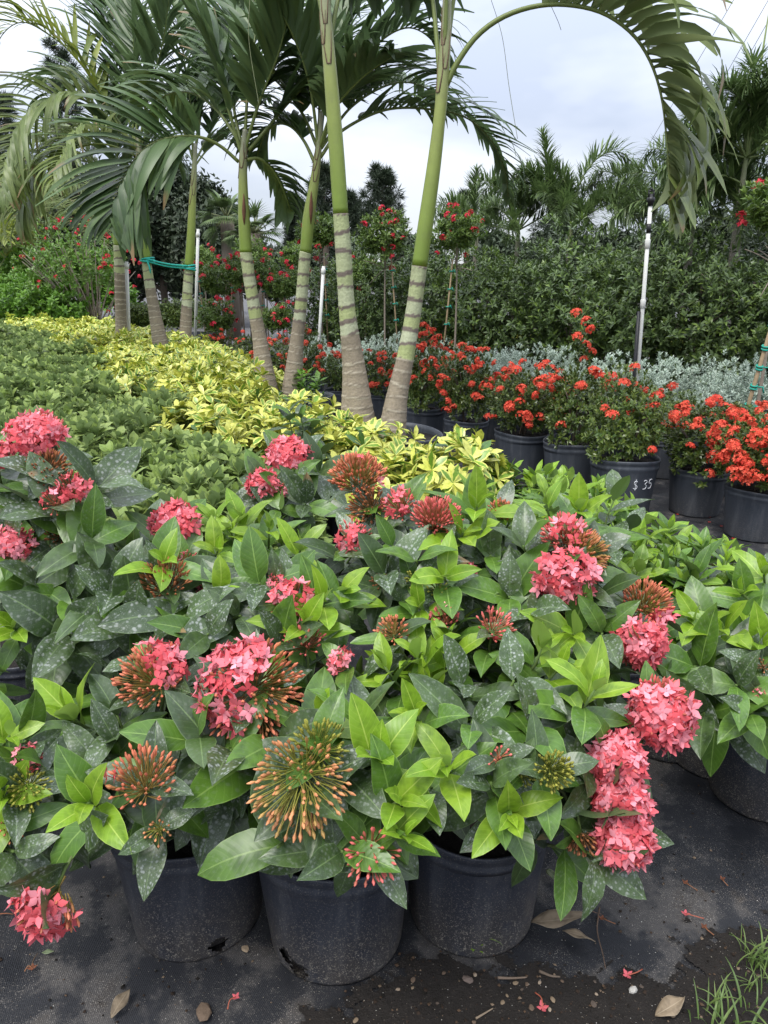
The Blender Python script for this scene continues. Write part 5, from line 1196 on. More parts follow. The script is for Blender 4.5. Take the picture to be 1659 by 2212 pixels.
# ------------------------------------------------------------------ hedge trees, flowering standards, far trees
def crown_pieces(seed, n_sh, per, L, keys, rx, rz, lumps=9, inner=0.3, low=-0.9, th=(25, 85)):
    rr = np.random.default_rng(seed); P, A = dome(n_sh, rx, rz, 0, rr, inner, low, lumps)
    return shoots_to_leaves(P, A, keys, per, L, rr, th, 0.25)
HP = [crown_pieces(500 + i, 620, 10, 0.085, [('leaf#hed', [0.80, 0.6, 0.93][i]), ('leaf#hny', [0.2, 0.4, 0.07][i])], 0.80, 1.02, 12) for i in range(3)]
def limbs(root, z0, z1, r, n, spread, rr, mat=BARK, trunk_name='trunk', tr=0.03):
    g = G(); C = np.array([[0, 0, 0], [rr.normal(0, .02), rr.normal(0, .02), z0 * 0.5], [rr.normal(0, .03), rr.normal(0, .03), z0], [rr.normal(0, .05), rr.normal(0, .05), z1]]); tube(g, curve(C, 14), np.linspace(tr, tr * 0.35, 14), 8); tk = g.build(trunk_name, mat, root)
    for i in range(n):
        a = rr.uniform(0, 6.28); z = z0 + (z1 - z0) * rr.uniform(-0.2, 0.6); b = np.array([0, 0, z]); tip = np.array([math.cos(a) * spread, math.sin(a) * spread, z + spread * rr.uniform(0.3, 1.0)])
        g = G(); tube(g, bez(b, (b + tip) / 2 + [0, 0, 0.08 * spread], tip, 7), np.linspace(tr * 0.5, tr * 0.15, 7), 5); g.build('limb', mat, tk)
rr = np.random.default_rng(9)
hx = [(700, 12.4), (790, 11.9), (880, 11.4), (970, 10.9), (1060, 10.4), (1150, 9.9), (1240, 9.4), (1330, 9.0), (1425, 8.6), (1520, 8.2), (1615, 7.9), (1720, 7.6), (760, 14), (930, 13.3), (1110, 12.2), (1290, 11.2), (1470, 10.4), (1640, 9.8)]
for i, (px, Y_) in enumerate(hx):
    p = pty(px + rr.normal(0, 8), 700, Y_); sc = rr.uniform(0.84, 1.08) * (1.06 if i > 11 else 1.0)
    root = thing('hedge_tree', 'bushy dark green hedge tree in the tall row behind silver shrubs', 'tree', (p[0], p[1], 0), rr.uniform(0, 6.28), 'tall green hedge row')
    limbs(root, 0.45, 1.4, 0.03, 5, 0.5, rr)
    o = joined(('hedge', i % 3), HP[i % 3], 'crown', root); o.location = (0, 0, 0.98 * sc); o.scale = (sc, sc, sc * 0.98)
# taller broad-leaved shrub at the right end, with a few red flowers
JP = [crown_pieces(520 + i, 300, 8, 0.085, [('leaf#jat', 0.8), ('leaf#hny', 0.2)], 0.42, 0.40, 8, 0.3, -0.8) for i in range(3)]
STAKE = plain('bamboo_stake', (0.30, 0.22, 0.13), 0.7, 0.25, 0.3, 30, 0.2)
TIE = plain('green_tie', (0.02, 0.30, 0.22), 0.5, 0.3, 0.1)
def standard(label, px, py, Y_, rpx, fl, seed, stake=None, group=None, lean=0.0):
    """Flowering standard: bare stem with a round crown whose centre is seen at (px, py), Y_ metres out."""
    rr = np.random.default_rng(seed); c = pty(px, py, Y_); t = proj(c)[2][0]; R_ = rpx * t / FOC; sc = R_ / 0.42
    root = thing('jatropha_tree', label, 'tree', (c[0] - lean, c[1], 0), 0, group)
    o = np.array(root.location); cc = c - o
    add_pot(root, POT7, 61)
    g = G(); C = curve([[0, 0, 0.2], [lean * .3 + rr.normal(0, .015), 0, cc[2] * 0.5], [lean * .8, 0, cc[2] - R_ * 0.5], [lean, 0, cc[2]]], 14); tube(g, C, np.linspace(0.016, 0.008, 14), 7); tk = g.build('trunk', TWIG, root)
    for i in range(6):
        d = nrm(rr.normal(0, 1, 3) + [0, 0, 0.7]); g = G(); b = C[-4]; tube(g, bez(b, b + d * R_ * 0.4 + [0, 0, 0.03], b + d * R_ * 0.9, 6), np.linspace(0.007, 0.003, 6), 5); g.build('limb', TWIG, tk)
    k = seed % 3; q = joined(('jat', k), JP[k], 'crown', root); q.location = cc; q.scale = (sc, sc, sc * 0.95); q.rotation_euler = (0, 0, rr.uniform(0, 6.28))
    n = 0
    while n < fl:
        d = nrm(rr.normal(0, 1, 3) + np.array([0, -0.5, 0.35])); 
        put_cluster(root, JCL, cc + d * R_ * rr.uniform(0.85, 1.08), rr, rr.uniform(0.7, 1.2)); n += 1
    if stake:
        (x0, y0), (x1, y1) = stake; a = pty(x0, y0, Y_ - 0.05) - o; b = pty(x1, y1, Y_ - 0.05) - o; d = nrm(b - a); a = a - d * (a[2] - 0.25) / max(d[2], 0.2)
        g = G(); tube(g, np.array([a, (a + b) / 2, b]), [0.012, 0.011, 0.009], 7); s_ = g.build('stake', STAKE, root)
        for f in (0.45, 0.6, 0.75, 0.9):
            p = a + (b - a) * f; g = G(); th = np.linspace(0, 6.28, 11); tube(g, np.stack([p[0] + 0.022 * np.cos(th), p[1] + 0.022 * np.sin(th), p[2] + 0 * th], 1), 0.007, 5); tube(g, np.array([p, p + [0.03, -0.03, 0.02], p + [0.045, -0.03, -0.02]]), 0.006, 4); g.build('tie', TIE, s_)
    return root
SG = 'red-flowered standards with stakes'
SL = 'staked red-flowered jatropha standard in front of green hedge'
for i, a in enumerate([(832, 512, 10.4, 62, 16, ((858, 735), (845, 560))), (988, 505, 9.6, 58, 13, ((958, 755), (978, 560))), (690, 505, 11.6, 52, 12, ((708, 730), (700, 560))), (790, 590, 11.5, 40, 5, ((790, 730), (793, 590)))]):
    standard(SL, *a[:5], 600 + i, a[5], SG)
SL2 = 'red-flowered jatropha shrub with stake standing behind far palm trunks'
for i, a in enumerate([(470, 610, 12.5, 48, 14, ((440, 690), (428, 590))), (520, 590, 12.0, 44, 12, ((500, 690), (502, 570))), (575, 600, 11.6, 44, 12, ((565, 700), (570, 580))), (615, 620, 11.2, 42, 10, ((612, 690), (613, 590))), (440, 570, 14, 40, 8, None), (545, 560, 14.5, 46, 8, ((480, 640), (478, 570))), (600, 690, 10.6, 40, 8, None), (470, 690, 11.4, 46, 18, None), (640, 560, 14, 40, 6, None)]):
    standard(SL2, *a[:5], 620 + i, a[5], 'red jatropha shrubs behind far palms')
standard('jatropha with scattered red flowers reaching in beside the tall plumed palm', 1700, 455, 5.6, 95, 9, 640, None)
standard('second leafy jatropha under the one beside the tall plumed palm', 1725, 640, 6.4, 95, 3, 641, None)
g = G()
# leaning bamboo stake with ties at the right edge
def loose_stake():
    a = pty(1618, 870, 5.2); b = pty(1668, 700, 5.2); d = nrm(b - a); a = a - d * (a[2] / d[2])
    root = thing('bamboo_stake', 'leaning bamboo stake wrapped with green tape beyond last red ixora', 'stake', tuple(a)); o = a
    g = G(); tube(g, np.array([a, (a + b) / 2, b + d * 0.5]) - o, [0.016, 0.015, 0.012], 8); g.build('cane', STAKE, root)
    for f in (0.5, 0.62, 0.74, 0.86, 1.0):
        p = a + (b - a) * f - o; g = G(); th = np.linspace(0, 6.28, 13)
        for dz in (-0.012, 0.008): tube(g, np.stack([p[0] + 0.020 * np.cos(th), p[1] + 0.020 * np.sin(th), p[2] + dz + 0.006 * np.sin(th)], 1), 0.008, 5)
        tube(g, np.array([p + [0.02, -0.02, 0], p + [0.05, -0.03, 0.0], p + [0.06, -0.03, -0.04]]), 0.006, 4); g.build('tie', TIE, root)
loose_stake()
# many-stemmed jatropha bush at the left
def jatropha_bush():
    base = gnd(212, 725); base = base * np.array([0.62, 0.62, 0]) ; Y_ = 16.5; K = 1.75
    rr = np.random.default_rng(31); b = pty(205, 700, Y_); root = thing('jatropha_bush', 'many-stemmed jatropha bush with red flowers beside the single slim palm', 'shrub', (b[0], b[1], 0))
    o = np.array([b[0], b[1], 0]); cen = pty(165, 585, Y_) - o; tips = []
    for i in range(26):
        d = nrm(rr.normal(0, 1, 3) * [1, 1, 0.6] + [0, 0, 0.8]); tip = cen + d * np.array([0.70, 0.55, 0.48]) * K; s = np.array([rr.normal(0, 0.06), rr.normal(0, 0.06), 0.0]) * K
        g = G(); tube(g, bez(s, s * 0.5 + (tip * [0.35, 0.35, 0.55]), tip, 8), np.linspace(0.022, 0.007, 8), 5); g.build('stem', TWIG, root); tips.append(tip)
    pc = crown_pieces(530, 620, 7, 0.055, [('leaf#jat', 0.6), ('leaf#lim', 0.4)], 0.72, 0.55, 10, 0.25, -0.5); q = join_pieces(pc, 'crown', root); q.location = cen; q.scale = (K, K, K)
    for i in range(60):
        d = nrm(rr.normal(0, 1, 3) + [0.2, -0.5, 0.5]); put_cluster(root, JCL, cen + d * np.array([0.75, 0.6, 0.60]) * K * rr.uniform(0.85, 1.1), rr, rr.uniform(0.8, 1.5))
jatropha_bush()
rr = np.random.default_rng(41)
for i, (px, py, Y_, sc) in enumerate([(30, 640, 17.5, 2.1), (85, 645, 17, 2.1), (-10, 665, 16.5, 2.0), (60, 665, 16, 1.8), (110, 600, 19.5, 2.7), (45, 600, 20, 2.7), (190, 600, 20, 2.7), (-20, 610, 21, 2.7), (140, 670, 16, 1.7), (240, 650, 20, 2.1)]):
    p = pty(px, py, Y_); shrub('lime_shrub', 'bright green leafy shrub behind the yellow block by jatropha bush', 'shrub', 'lime', i % 4, p[:2], max(0.05, p[2] - 0.42 * sc), rr.uniform(0, 6.28), sc, 'bright green shrubs at the left')
# rows of small grey-green potted shrubs beyond the gravel
for i, (px, py) in enumerate([(330, 712), (352, 712), (375, 713), (398, 714), (300, 708), (285, 706), (430, 715), (455, 716), (340, 700), (365, 700), (390, 701), (415, 702), (310, 698)]):
    q = gnd(px, py + 6, 0.0); q = pty(px, py, min(q[1], 17.0))
    shrub('potted_shrub', 'small grey-green potted shrub in rows beyond the gravel', 'shrub', 'red', i % 4, q[:2], 0.3, rr.uniform(0, 6.28), 1.35, 'small potted shrubs beyond the gravel', POT7)
# ------------------------------------------------------------------ plumed (foxtail) palms
FOX_M = leafmat('foxtail_leaflet', (0.085, 0.14, 0.045), (0.16, 0.23, 0.075), None, rough=0.45, trans=0.25)
variant('leaflet#fx0', leaf_geo(0.085, 3, 3, 0.7, 0.6, 0.3, 0.35, 0.1), FOX_M, 1.0); variant('leaflet#fx1', leaf_geo(0.085, 3, 3, 0.7, 0.6, 0.3, 0.9, 0.2), FOX_M, 1.0)
def plume(root, C, rr, n=210, L=0.21):
    o = np.array(root.location); C = curve(np.array(C), 40); T = tangents(C)
    g = G(); tube(g, C, np.linspace(0.014, 0.002, 40), 5, (0.14, 0.18, 0.06)); f = g.build('frond', RACH, root)
    u = 0.16 + 0.84 * (np.arange(n) + rr.random(n) * .5) / n; i = np.minimum((u * 39).astype(int), 38); P = C[i] + (C[i + 1] - C[i]) * (u * 39 - i)[:, None]; t = T[i]
    an = rr.uniform(0, 2 * np.pi, n); e1 = nrm(np.cross(t, [0.2, 0.4, 1.0])); e2 = np.cross(t, e1); rad = e1 * np.cos(an)[:, None] + e2 * np.sin(an)[:, None]
    D = nrm(rad * 0.85 + t * 0.65 + [0, 0, 0.12]); S = L * (0.55 + 0.7 * np.sin(np.pi * np.clip(u, 0.1, 0.93))) * rr.uniform(0.8, 1.15, n)
    M = mats(D, np.tile([0, 0, 1.0], (n, 1)), P, np.stack([S, S * 1.15, S], 1)); h = rr.random(n) < 0.5
    join_pieces({'leaflet#fx0': M[h], 'leaflet#fx1': M[~h]}, 'leaflets', f)
def foxtail(label, px, py, Y_, size, nf, seed, trunk_r=0.05, extra=(), group=None, spear=False, upright=0.5):
    """Crown centre seen at (px, py), Y_ metres out; size: frond length in metres."""
    rr = np.random.default_rng(seed); c = pty(px, py, Y_); root = thing('foxtail_palm', label, 'palm', (c[0], c[1], 0), 0, group)
    cz = c[2]; g = G(); tube(g, np.array([[0, 0, 0], [0, 0, cz * 0.5], [0, 0, cz * 0.8], [0, 0, cz]]), [trunk_r * 1.4, trunk_r, trunk_r * 0.9, trunk_r * 0.5], 12, np.array([[0.2, 0.18, 0.15]] * 3 + [[0.16, 0.2, 0.08]])); g.build('trunk', TRUNK, root)
    for i in range(nf):
        a = i * 2.4 + rr.normal(0, 0.2); el = R(rr.uniform(35, 80)) if rr.random() < upright else R(rr.uniform(5, 45)); h = np.array([math.cos(a), math.sin(a), 0]); s = size * rr.uniform(0.85, 1.1)
        b = np.array([0, 0, cz - 0.05]); p1 = b + (h * math.cos(el) + np.array([0, 0, math.sin(el)])) * s * 0.5; p2 = p1 + (h * math.cos(el - 0.7) + np.array([0, 0, math.sin(el - 0.7)])) * s * 0.35; p3 = p2 + (h * 0.45 + np.array([0, 0, -0.5])) * s * 0.35
        plume(root, [b, p1, p2, p3], rr)
    for pts in extra: plume(root, [pty(x, y, Y_) - np.array([c[0], c[1], 0]) for x, y in pts], rr, 260, 0.23)
    if spear: g = G(); tube(g, np.array([[0, 0, cz], [0.04, 0.0, cz + 1.66]]), [0.022, 0.003], 5, (0.2, 0.25, 0.08)); g.build('spear_leaf', RACH, root)
foxtail('plumed palm with one arching frond behind the sprinkler riser', 1235, 480, 11.6, 1.2, 12, 701, extra=[[(1235, 470), (1255, 390), (1300, 335), (1350, 335), (1388, 400), (1400, 450)], [(1225, 470), (1190, 400), (1180, 330), (1170, 285)], [(1200, 470), (1160, 410), (1130, 370), (1115, 390)]])
foxtail('short plumed palm above the hedge beside leaning palm trunk', 1030, 480, 13.5, 1.1, 7, 702, extra=[[(1030, 480), (1025, 420), (1030, 365)]])
foxtail('tall plumed palm with upright spear leaf at the jatropha', 1613, 330, 8.6, 1.15, 16, 703, 0.04, spear=True, upright=0.85, extra=[[(1612, 330), (1560, 300), (1510, 330), (1490, 400)], [(1612, 360), (1650, 300), (1700, 300)], [(1612, 400), (1550, 380), (1500, 440), (1480, 500)]])
foxtail('plumed palm between the hanging frond and tall plumed palm', 1500, 450, 9.9, 1.3, 14, 704)
foxtail('plumed palm low behind the hedge near the sprinkler riser', 1390, 490, 11.8, 1.25, 12, 705)
foxtail('plumed palm low behind the hedge beside the arching-frond palm', 1120, 490, 12, 1.2, 13, 706)
foxtail('plumed palm behind jatropha at the tall plumed palm foot', 1600, 470, 9.0, 1.2, 13, 707)
# ------------------------------------------------------------------ broad feather palms at the far left
def feather(label, px, py, Y_, size, nf, seed, kind='b', group=None):
    rr = np.random.default_rng(seed); c = pty(px, py, Y_); root = thing('feather_palm', label, 'palm', (c[0], c[1], 0), 0, group); cz = max(0.4, c[2])
    g = G(); tube(g, np.array([[0, 0, 0], [0, 0, cz * 0.6], [0, 0, cz]]), [0.06, 0.05, 0.03], 10, (0.14, 0.15, 0.07)); g.build('trunk', TRUNK, root); F = []
    for i in range(nf):
        a = i * 2.4 + rr.normal(0, 0.2); el = R(rr.uniform(35, 80)); h = np.array([math.cos(a), math.sin(a), 0]); s = size * rr.uniform(0.85, 1.1); b = np.array([0, 0, cz]) + np.array(root.location)
        p1 = b + (h * math.cos(el) + np.array([0, 0, math.sin(el)])) * s * 0.5; p2 = p1 + (h * math.cos(el - 0.8) + np.array([0, 0, math.sin(el - 0.8)])) * s * 0.35; p3 = p2 + (h * 0.6 + np.array([0, 0, -0.5])) * s * 0.35
        F.append(frond(root, [b, p1, p2, p3], seed * 10 + i, 22, size * 0.32, kind, droopy=(0, 1, 2)))
    put_fronds(root, F, 0)
feather('bushy blue-green feather palm behind bright green shrubs', 55, 560, 21, 2.4, 11, 721)
feather('feather palm with yellowing fronds at the croton clump', -10, 590, 18.5, 1.7, 8, 722, 'c')
feather('broad feather palm half hidden behind the drooping far palm fronds', 110, 500, 23, 2.5, 10, 723)
# ------------------------------------------------------------------ far trees
def far_tree(name, label, px, topy, boty, Y_, wpx, seed, n=420, group=None):
    rr = np.random.default_rng(seed); a = pty(px, topy, Y_); b = pty(px, boty, Y_); cz = (a[2] + b[2]) / 2; rz_ = (a[2] - b[2]) / 2; rx = wpx * proj(a)[2][0] / FOC
    root = thing(name, label, 'tree', (a[0], a[1], 0), 0, group); limbs(root, max(0.5, b[2]), a[2] - rz_ * 0.3, 0.1, 7, rx * 0.6, rr, BARK, tr=0.14)
    P, A = dome(n, rx, rz_, cz, rr, 0.25, -0.9, 14); bag = Bag(); L = 0.0085 * Y_
    A = nrm(A + rr.normal(0, 0.3, A.shape))
    for j in range(16):
        D = nrm(A * 0.4 + rr.normal(0, 0.7, A.shape)); bag.add('leaf#drk%d' % (j % 2), mats(D, A, P + rr.normal(0, 0.12 * min(rx, rz_), P.shape), L * rr.uniform(0.6, 1.2, len(P))))
    join_pieces(bag.out(), 'crown', root)
TL = 'dark broadleaf tree in the wood behind the far palms'
for i, (px, ty, by, Y_, w) in enumerate([(330, 345, 640, 26, 85), (430, 395, 640, 25, 80), (250, 380, 640, 30, 80), (150, 400, 650, 28, 80), (40, 420, 650, 26, 80), (505, 470, 640, 24, 50), (-30, 330, 650, 30, 60), (380, 370, 640, 33, 70)]):
    far_tree('broadleaf_tree', TL, px, ty, by, Y_, w, 740 + i, 1500, 'wood behind the far palms')
NEEDLE_M = leafmat('pine_needles', (0.030, 0.050, 0.026), (0.060, 0.085, 0.042), None, rough=0.6, trans=0.1)
variant('needle#0', kite_geo(0.05, 0.3, 0.1), NEEDLE_M, 1.0)
def pine(label, px, topy, boty, Y_, wpx, seed, n_br=26):
    rr = np.random.default_rng(seed); a = pty(px, topy, Y_); b = pty(px, boty, Y_); rx = wpx * proj(a)[2][0] / FOC; root = thing('pine_tree', label, 'tree', (a[0], a[1], 0))
    g = G(); tube(g, np.array([[0, 0, 0], [0.05, 0, a[2] * 0.5], [0, 0.03, a[2] * 0.97]]), [0.16, 0.11, 0.02], 9); tk = g.build('trunk', BARK, root); bag = Bag()
    for i in range(n_br):
        f = i / n_br; z = b[2] + (a[2] - b[2]) * f; an = i * 2.4 + rr.normal(0, .3); ln = rx * (1.05 - 0.8 * f) * rr.uniform(0.55, 1.1); h = np.array([math.cos(an), math.sin(an), 0])
        C = bez(np.array([0, 0, z]), np.array([0, 0, z]) + h * ln * 0.5, np.array([0, 0, z + ln * rr.uniform(0.15, 0.5)]) + h * ln, 7); g = G(); tube(g, C, np.linspace(0.035, 0.008, 7), 5); g.build('limb', BARK, tk)
        for k in range(7):
            p = C[min(6, 2 + k)] + rr.normal(0, ln * 0.12, 3) if k < 5 else C[6] + rr.normal(0, ln * 0.14, 3); m = 34; D = nrm(rr.normal(0, 1, (m, 3)) + h * 0.5 + [0, 0, 0.3]); bag.add('needle#0', mats(D, rr.normal(0, 1, (m, 3)), np.tile(p, (m, 1)), 0.011 * Y_ * rr.uniform(0.7, 1.2, m)))
    join_pieces(bag.out(), 'crown', root)
pine('pine with rounded crown seen between the two nearest palm trunks', 825, 365, 500, 30, 55, 760); pine('pine behind the splayed palm pair', 697, 355, 520, 28, 45, 761)
pine('tall pine behind the yellowing palm frond', 125, 95, 480, 24, 75, 762, 34); pine('pine at the edge of the wood by drooping palm fronds', 0, 195, 470, 26, 50, 763)
pine('small pine right of the leaning palm trunk', 1010, 420, 540, 30, 45, 764); pine('thin pine left of splayed palm pair trunks', 640, 430, 540, 34, 35, 765); pine('broad pine behind the arching plumed palm', 1215, 400, 540, 30, 50, 766); pine('pine beside the rounded pine behind palms', 760, 420, 540, 36, 45, 767)
TL3 = 'distant dark tree above the hedge line'
for i, (px, ty, by, Y_, w) in enumerate([(1080, 510, 640, 20, 60), (1200, 500, 640, 22, 60), (1320, 510, 640, 20, 70), (1450, 500, 640, 18, 70), (1560, 470, 640, 17, 70), (900, 505, 640, 26, 60), (1670, 400, 620, 16, 60), (600, 545, 640, 30, 60), (720, 520, 640, 30, 60)]):
    far_tree('broadleaf_tree', TL3, px, ty, by, Y_, w, 780 + i, 1100, 'trees above the hedge line')
def cabbage(label, px, py, Y_, R_, seed):
    rr = np.random.default_rng(seed); c = pty(px, py, Y_); root = thing('cabbage_palm', label, 'palm', (c[0], c[1], 0)); g = G(); tube(g, np.array([[0, 0, 0], [0, 0, c[2]]]), [0.2, 0.17], 10, (0.17, 0.14, 0.11)); g.build('trunk', TRUNK, root)
    for i in range(26):
        d = nrm(rr.normal(0, 1, 3) + [0, 0, 0.35]); base = np.array([0, 0, c[2]]); hub = base + d * R_ * 0.5; g = G(); tube(g, np.array([base, hub]), [0.018, 0.012], 4, (0.16, 0.18, 0.08)); f = g.build('frond', RACH, root)
        s = nrm(np.cross(d, [0, 0.1, 1])); a = np.linspace(-1.3, 1.3, 18); D = nrm(d[None] * np.cos(a)[:, None] + s[None] * np.sin(a)[:, None] + [0, 0, -0.15]); join_pieces({'leaflet#fx1': mats(D, np.tile([0, 0, 1.0], (18, 1)), np.tile(hub, (18, 1)), np.full(18, R_ * 0.6))}, 'leaflets', f)
cabbage('fan-leaved cabbage palm left of the splayed palm pair', 490, 470, 19, 0.75, 790); cabbage('second cabbage palm against the sky by the splayed pair', 548, 505, 18, 0.75, 791)
# ------------------------------------------------------------------ risers and wires
PVC = plain('white_pvc', (0.62, 0.62, 0.58), 0.45, 0.4, 0.12, 14, 0.05); BLK = plain('black_plastic_fitting', (0.015, 0.015, 0.017), 0.45, 0.4, 0.2, 30)
def riser(label, a, b, Y_, r, head=True, group=None):
    A = pty(*a, Y_); B = pty(*b, Y_); d = nrm(B - A); A = A - d * (A[2] / d[2]); root = thing('irrigation_riser', label, 'riser', tuple(A), 0, group); L = np.linalg.norm(B - A); B = B - A
    g = G(); tube(g, np.array([[0, 0, 0], B * 0.5, B]), [r, r, r], 10); g.build('pipe', PVC, root)
    for f in ((0.63, 0.86) if head else (0.96,)):
        g = G(); p = B * f; tube(g, np.array([p - d * 0.035, p - d * 0.03, p + d * 0.03, p + d * 0.035]), [r * 1.02, r * 1.35, r * 1.35, r * 1.02], 10); g.build('coupling', PVC, root)
    if head:
        o2 = np.array([-r * 1.9, -0.005, 0]); g = G(); tube(g, np.array([o2, o2 + B * 0.6]), [r * 0.9, r * 0.9], 8); g.build('support_rod', BLK, root)
        g = G(); tube(g, np.array([B * 0.90, B * 0.935]), r * 1.12, 10); tube(g, np.array([B, B + d * 0.02, B + d * 0.03, B + d * 0.06, B + d * 0.065, B + d * 0.085]), [r * 1.3, r * 1.3, r * 1.9, r * 1.9, r * 1.0, r * 0.9], 12)
        tube(g, np.array([B + d * 0.06 + [r * 1.2, 0, 0], B + d * 0.11 + [r * 1.2, 0, 0]]), r * 0.4, 6); tube(g, np.array([B + d * 0.06 - [r * 1.2, 0, 0], B + d * 0.11 - [r * 1.2, 0, 0]]), r * 0.4, 6)
        tube(g, np.array([B + d * 0.105 - [r * 1.5, 0, 0], B + d * 0.112 + [r * 1.5, 0, 0]]), r * 0.5, 6); tube(g, np.array([B + d * 0.11, B + d * 0.13]), r * 0.6, 6); g.build('sprinkler_head', BLK, root)
riser('tall white riser with black sprinkler head rising from silver shrubs', (1378, 800), (1405, 445), 6.1, 0.016)
riser('short white riser beside the single slim palm trunk', (278, 705), (273, 565), 11.3, 0.028, False); riser('white riser behind the splayed palm pair', (692, 690), (699, 575), 10.2, 0.022, False); riser('thin white riser behind the tied palm pair', (424, 640), (428, 495), 13, 0.025, False)
WIRE = plain('wire', (0.12, 0.12, 0.13), 0.6, 0.3, 0.05)
for i, (a, b) in enumerate([((1720, -60), (1380, 520)), ((1700, -70), (1330, 560)), ((1620, -60), (1270, 520))]):
    A = ptt(*a, 26 + i); B = ptt(*b, 70 + i); C = curve([A, (A + B) / 2 - [0, 0, 0.35], B], 20); g = G(); tube(g, C, 0.012, 5); tag(g.build('power_line', WIRE), 'thin dark power line crossing the sky behind the hanging palm frond', 'power line', 'power lines')
# ------------------------------------------------------------------ small things on the ground
DRY = leafmat('dry_leaf', (0.16, 0.12, 0.075), (0.26, 0.20, 0.13), (0.32, 0.26, 0.18), rough=0.75, trans=0.05, veins=0.5)
FAL = leafmat('fallen_leaf', (0.14, 0.18, 0.09), (0.2, 0.22, 0.11), (0.3, 0.32, 0.18), rough=0.6, trans=0.1)
def ground_leaf(label, px, py, L, ang, mat, W=0.3, droop=0.5, fold=0.4, tw=0.5, name='fallen_leaf', group=None):
    p = gnd(px, py, 0.012); g = leaf_geo(W, 9, 5, 0.9, 0.8, fold, droop, 0.28, 0.12, twist=tw, seed=int(px)); V = np.concatenate(g.v)
    V[:, 2] -= V[:, 2].min(); a = R(ang); c, s = math.cos(a), math.sin(a); g.v = [np.stack([V[:, 0] * c - V[:, 1] * s, V[:, 0] * s + V[:, 1] * c, V[:, 2]], 1) * L]
    o = g.build(name, mat); o.location = tuple(p); m = o.modifiers.new('thick', 'SOLIDIFY'); m.thickness = 0.0007
    return tag(o, label, 'leaf', group)
ground_leaf('long curled dry brown leaf beside the ribbed pot', 1140, 1995, 0.135, -12, DRY, 0.27, -0.2, 0.8, 0.9)
ground_leaf('second dry brown leaf overlapping the long curled one', 1215, 2012, 0.075, -32, DRY, 0.35, 0.3, 0.5, -0.6)
ground_leaf('small pale green fallen leaf right of the ribbed pot', 1180, 1880, 0.04, -60, FAL, 0.5, 0.6, 0.5, 0.6)
ground_leaf('dry brown leaf lying before the dusty black pot', 240, 2200, 0.06, 70, DRY, 0.45, 0.3, 0.3, 0.3); ground_leaf('broad brown fallen leaf beside the grass tuft', 1415, 2195, 0.07, 15, DRY, 0.5, -0.3, 0.3, 0.2)
ground_leaf('narrow green-grey fallen leaf on fabric near hanging pink head', 90, 2058, 0.03, -5, FAL, 0.35, 0.2, 0.2, 0.1)
# twigs, chips, pebbles
def twig(label, pts, r, colr, name='twig', group=None, cat='twig'):
    P = [gnd(x, y, 0.010 + z) for x, y, z in pts]; b = P[0] * np.array([1, 1, 0]); g = G(); C = curve(np.array(P) - b, 14); tube(g, C, np.linspace(r, r * 0.5, 14), 6); o = g.build(name, plain(name + '_bark', colr, 0.85, 0.15, 0.35, 60, 0.3)); o.location = tuple(b); return tag(o, label, cat, group)
twig('thin brown twig by the dry leaf', [(1295, 1960, .004), (1290, 2010, .006), (1302, 2060, .004), (1308, 2092, 0)], 0.0020, (0.13, 0.09, 0.065)); twig('short forked twig above the dry leaf', [(1262, 1935, .003), (1275, 1965, .006), (1300, 1975, .003)], 0.0014, (0.16, 0.10, 0.07))
twig('straight splinter of bark on soil below the ribbed pot', [(1075, 2112, 0), (1105, 2113, .002), (1138, 2111, 0)], 0.0032, (0.16, 0.12, 0.09)); twig('bark splinter right of the straight one', [(1165, 2098, 0), (1190, 2108, .002), (1210, 2110, 0)], 0.0034, (0.13, 0.10, 0.075))
twig('pale bark splinter near the lying pink floret', [(1028, 2200, 0), (1045, 2190, 0), (1065, 2178, 0)], 0.0025, (0.22, 0.17, 0.12)); twig('short brown twig on the left fabric', [(68, 2085, 0), (74, 2070, .003), (82, 2058, 0)], 0.0013, (0.12, 0.08, 0.05))
twig('thin red-brown stalk on fabric at the left edge', [(0, 1974, 0), (15, 1973, .001), (28, 1975, 0)], 0.0016, (0.22, 0.09, 0.05))
def lump(label, px, py, s, colr, seed, name='pebble', cat='pebble', flat=0.6, group=None):
    r = np.random.default_rng(seed); D = fib(40); V = D * r.uniform(0.82, 1.12, (40, 1)) * np.array([1.2, 0.85, flat]) * s; p = gnd(px, py, 0.008)
    import bmesh
    bm = bmesh.new(); [bm.verts.new(v) for v in V]; bmesh.ops.convex_hull(bm, input=bm.verts); me = bpy.data.meshes.new(name); bm.to_mesh(me); bm.free(); me.materials.append(plain(name + '_face', colr, 0.85, 0.2, 0.3, 120, 0.3)); o = link(name, me); o.location = (p[0], p[1], 0.008 + s * flat * 0.55); o.rotation_euler = (0, 0, r.uniform(0, 6)); return tag(o, label, cat, group)
lump('pale rounded pebble beside a fallen coral floret', 1367, 2140, 0.009, (0.42, 0.40, 0.36), 1); lump('tan chip of bark between the two torn pots', 530, 2050, 0.009, (0.36, 0.27, 0.18), 2, 'bark_chip', 'bark chip', 0.25); lump('brown lump of bark on wet fabric', 440, 2190, 0.018, (0.14, 0.10, 0.07), 3, 'bark_chip', 'bark chip', 0.5)
lump('white bead on fabric above the dry leaf', 270, 2158, 0.0045, (0.6, 0.6, 0.58), 4)
lump('bark chunk at the soil edge below pots', 1010, 2118, 0.010, (0.13, 0.10, 0.085), 5, 'bark_chip', 'bark chip', 0.5)
r_ = np.random.default_rng(8)
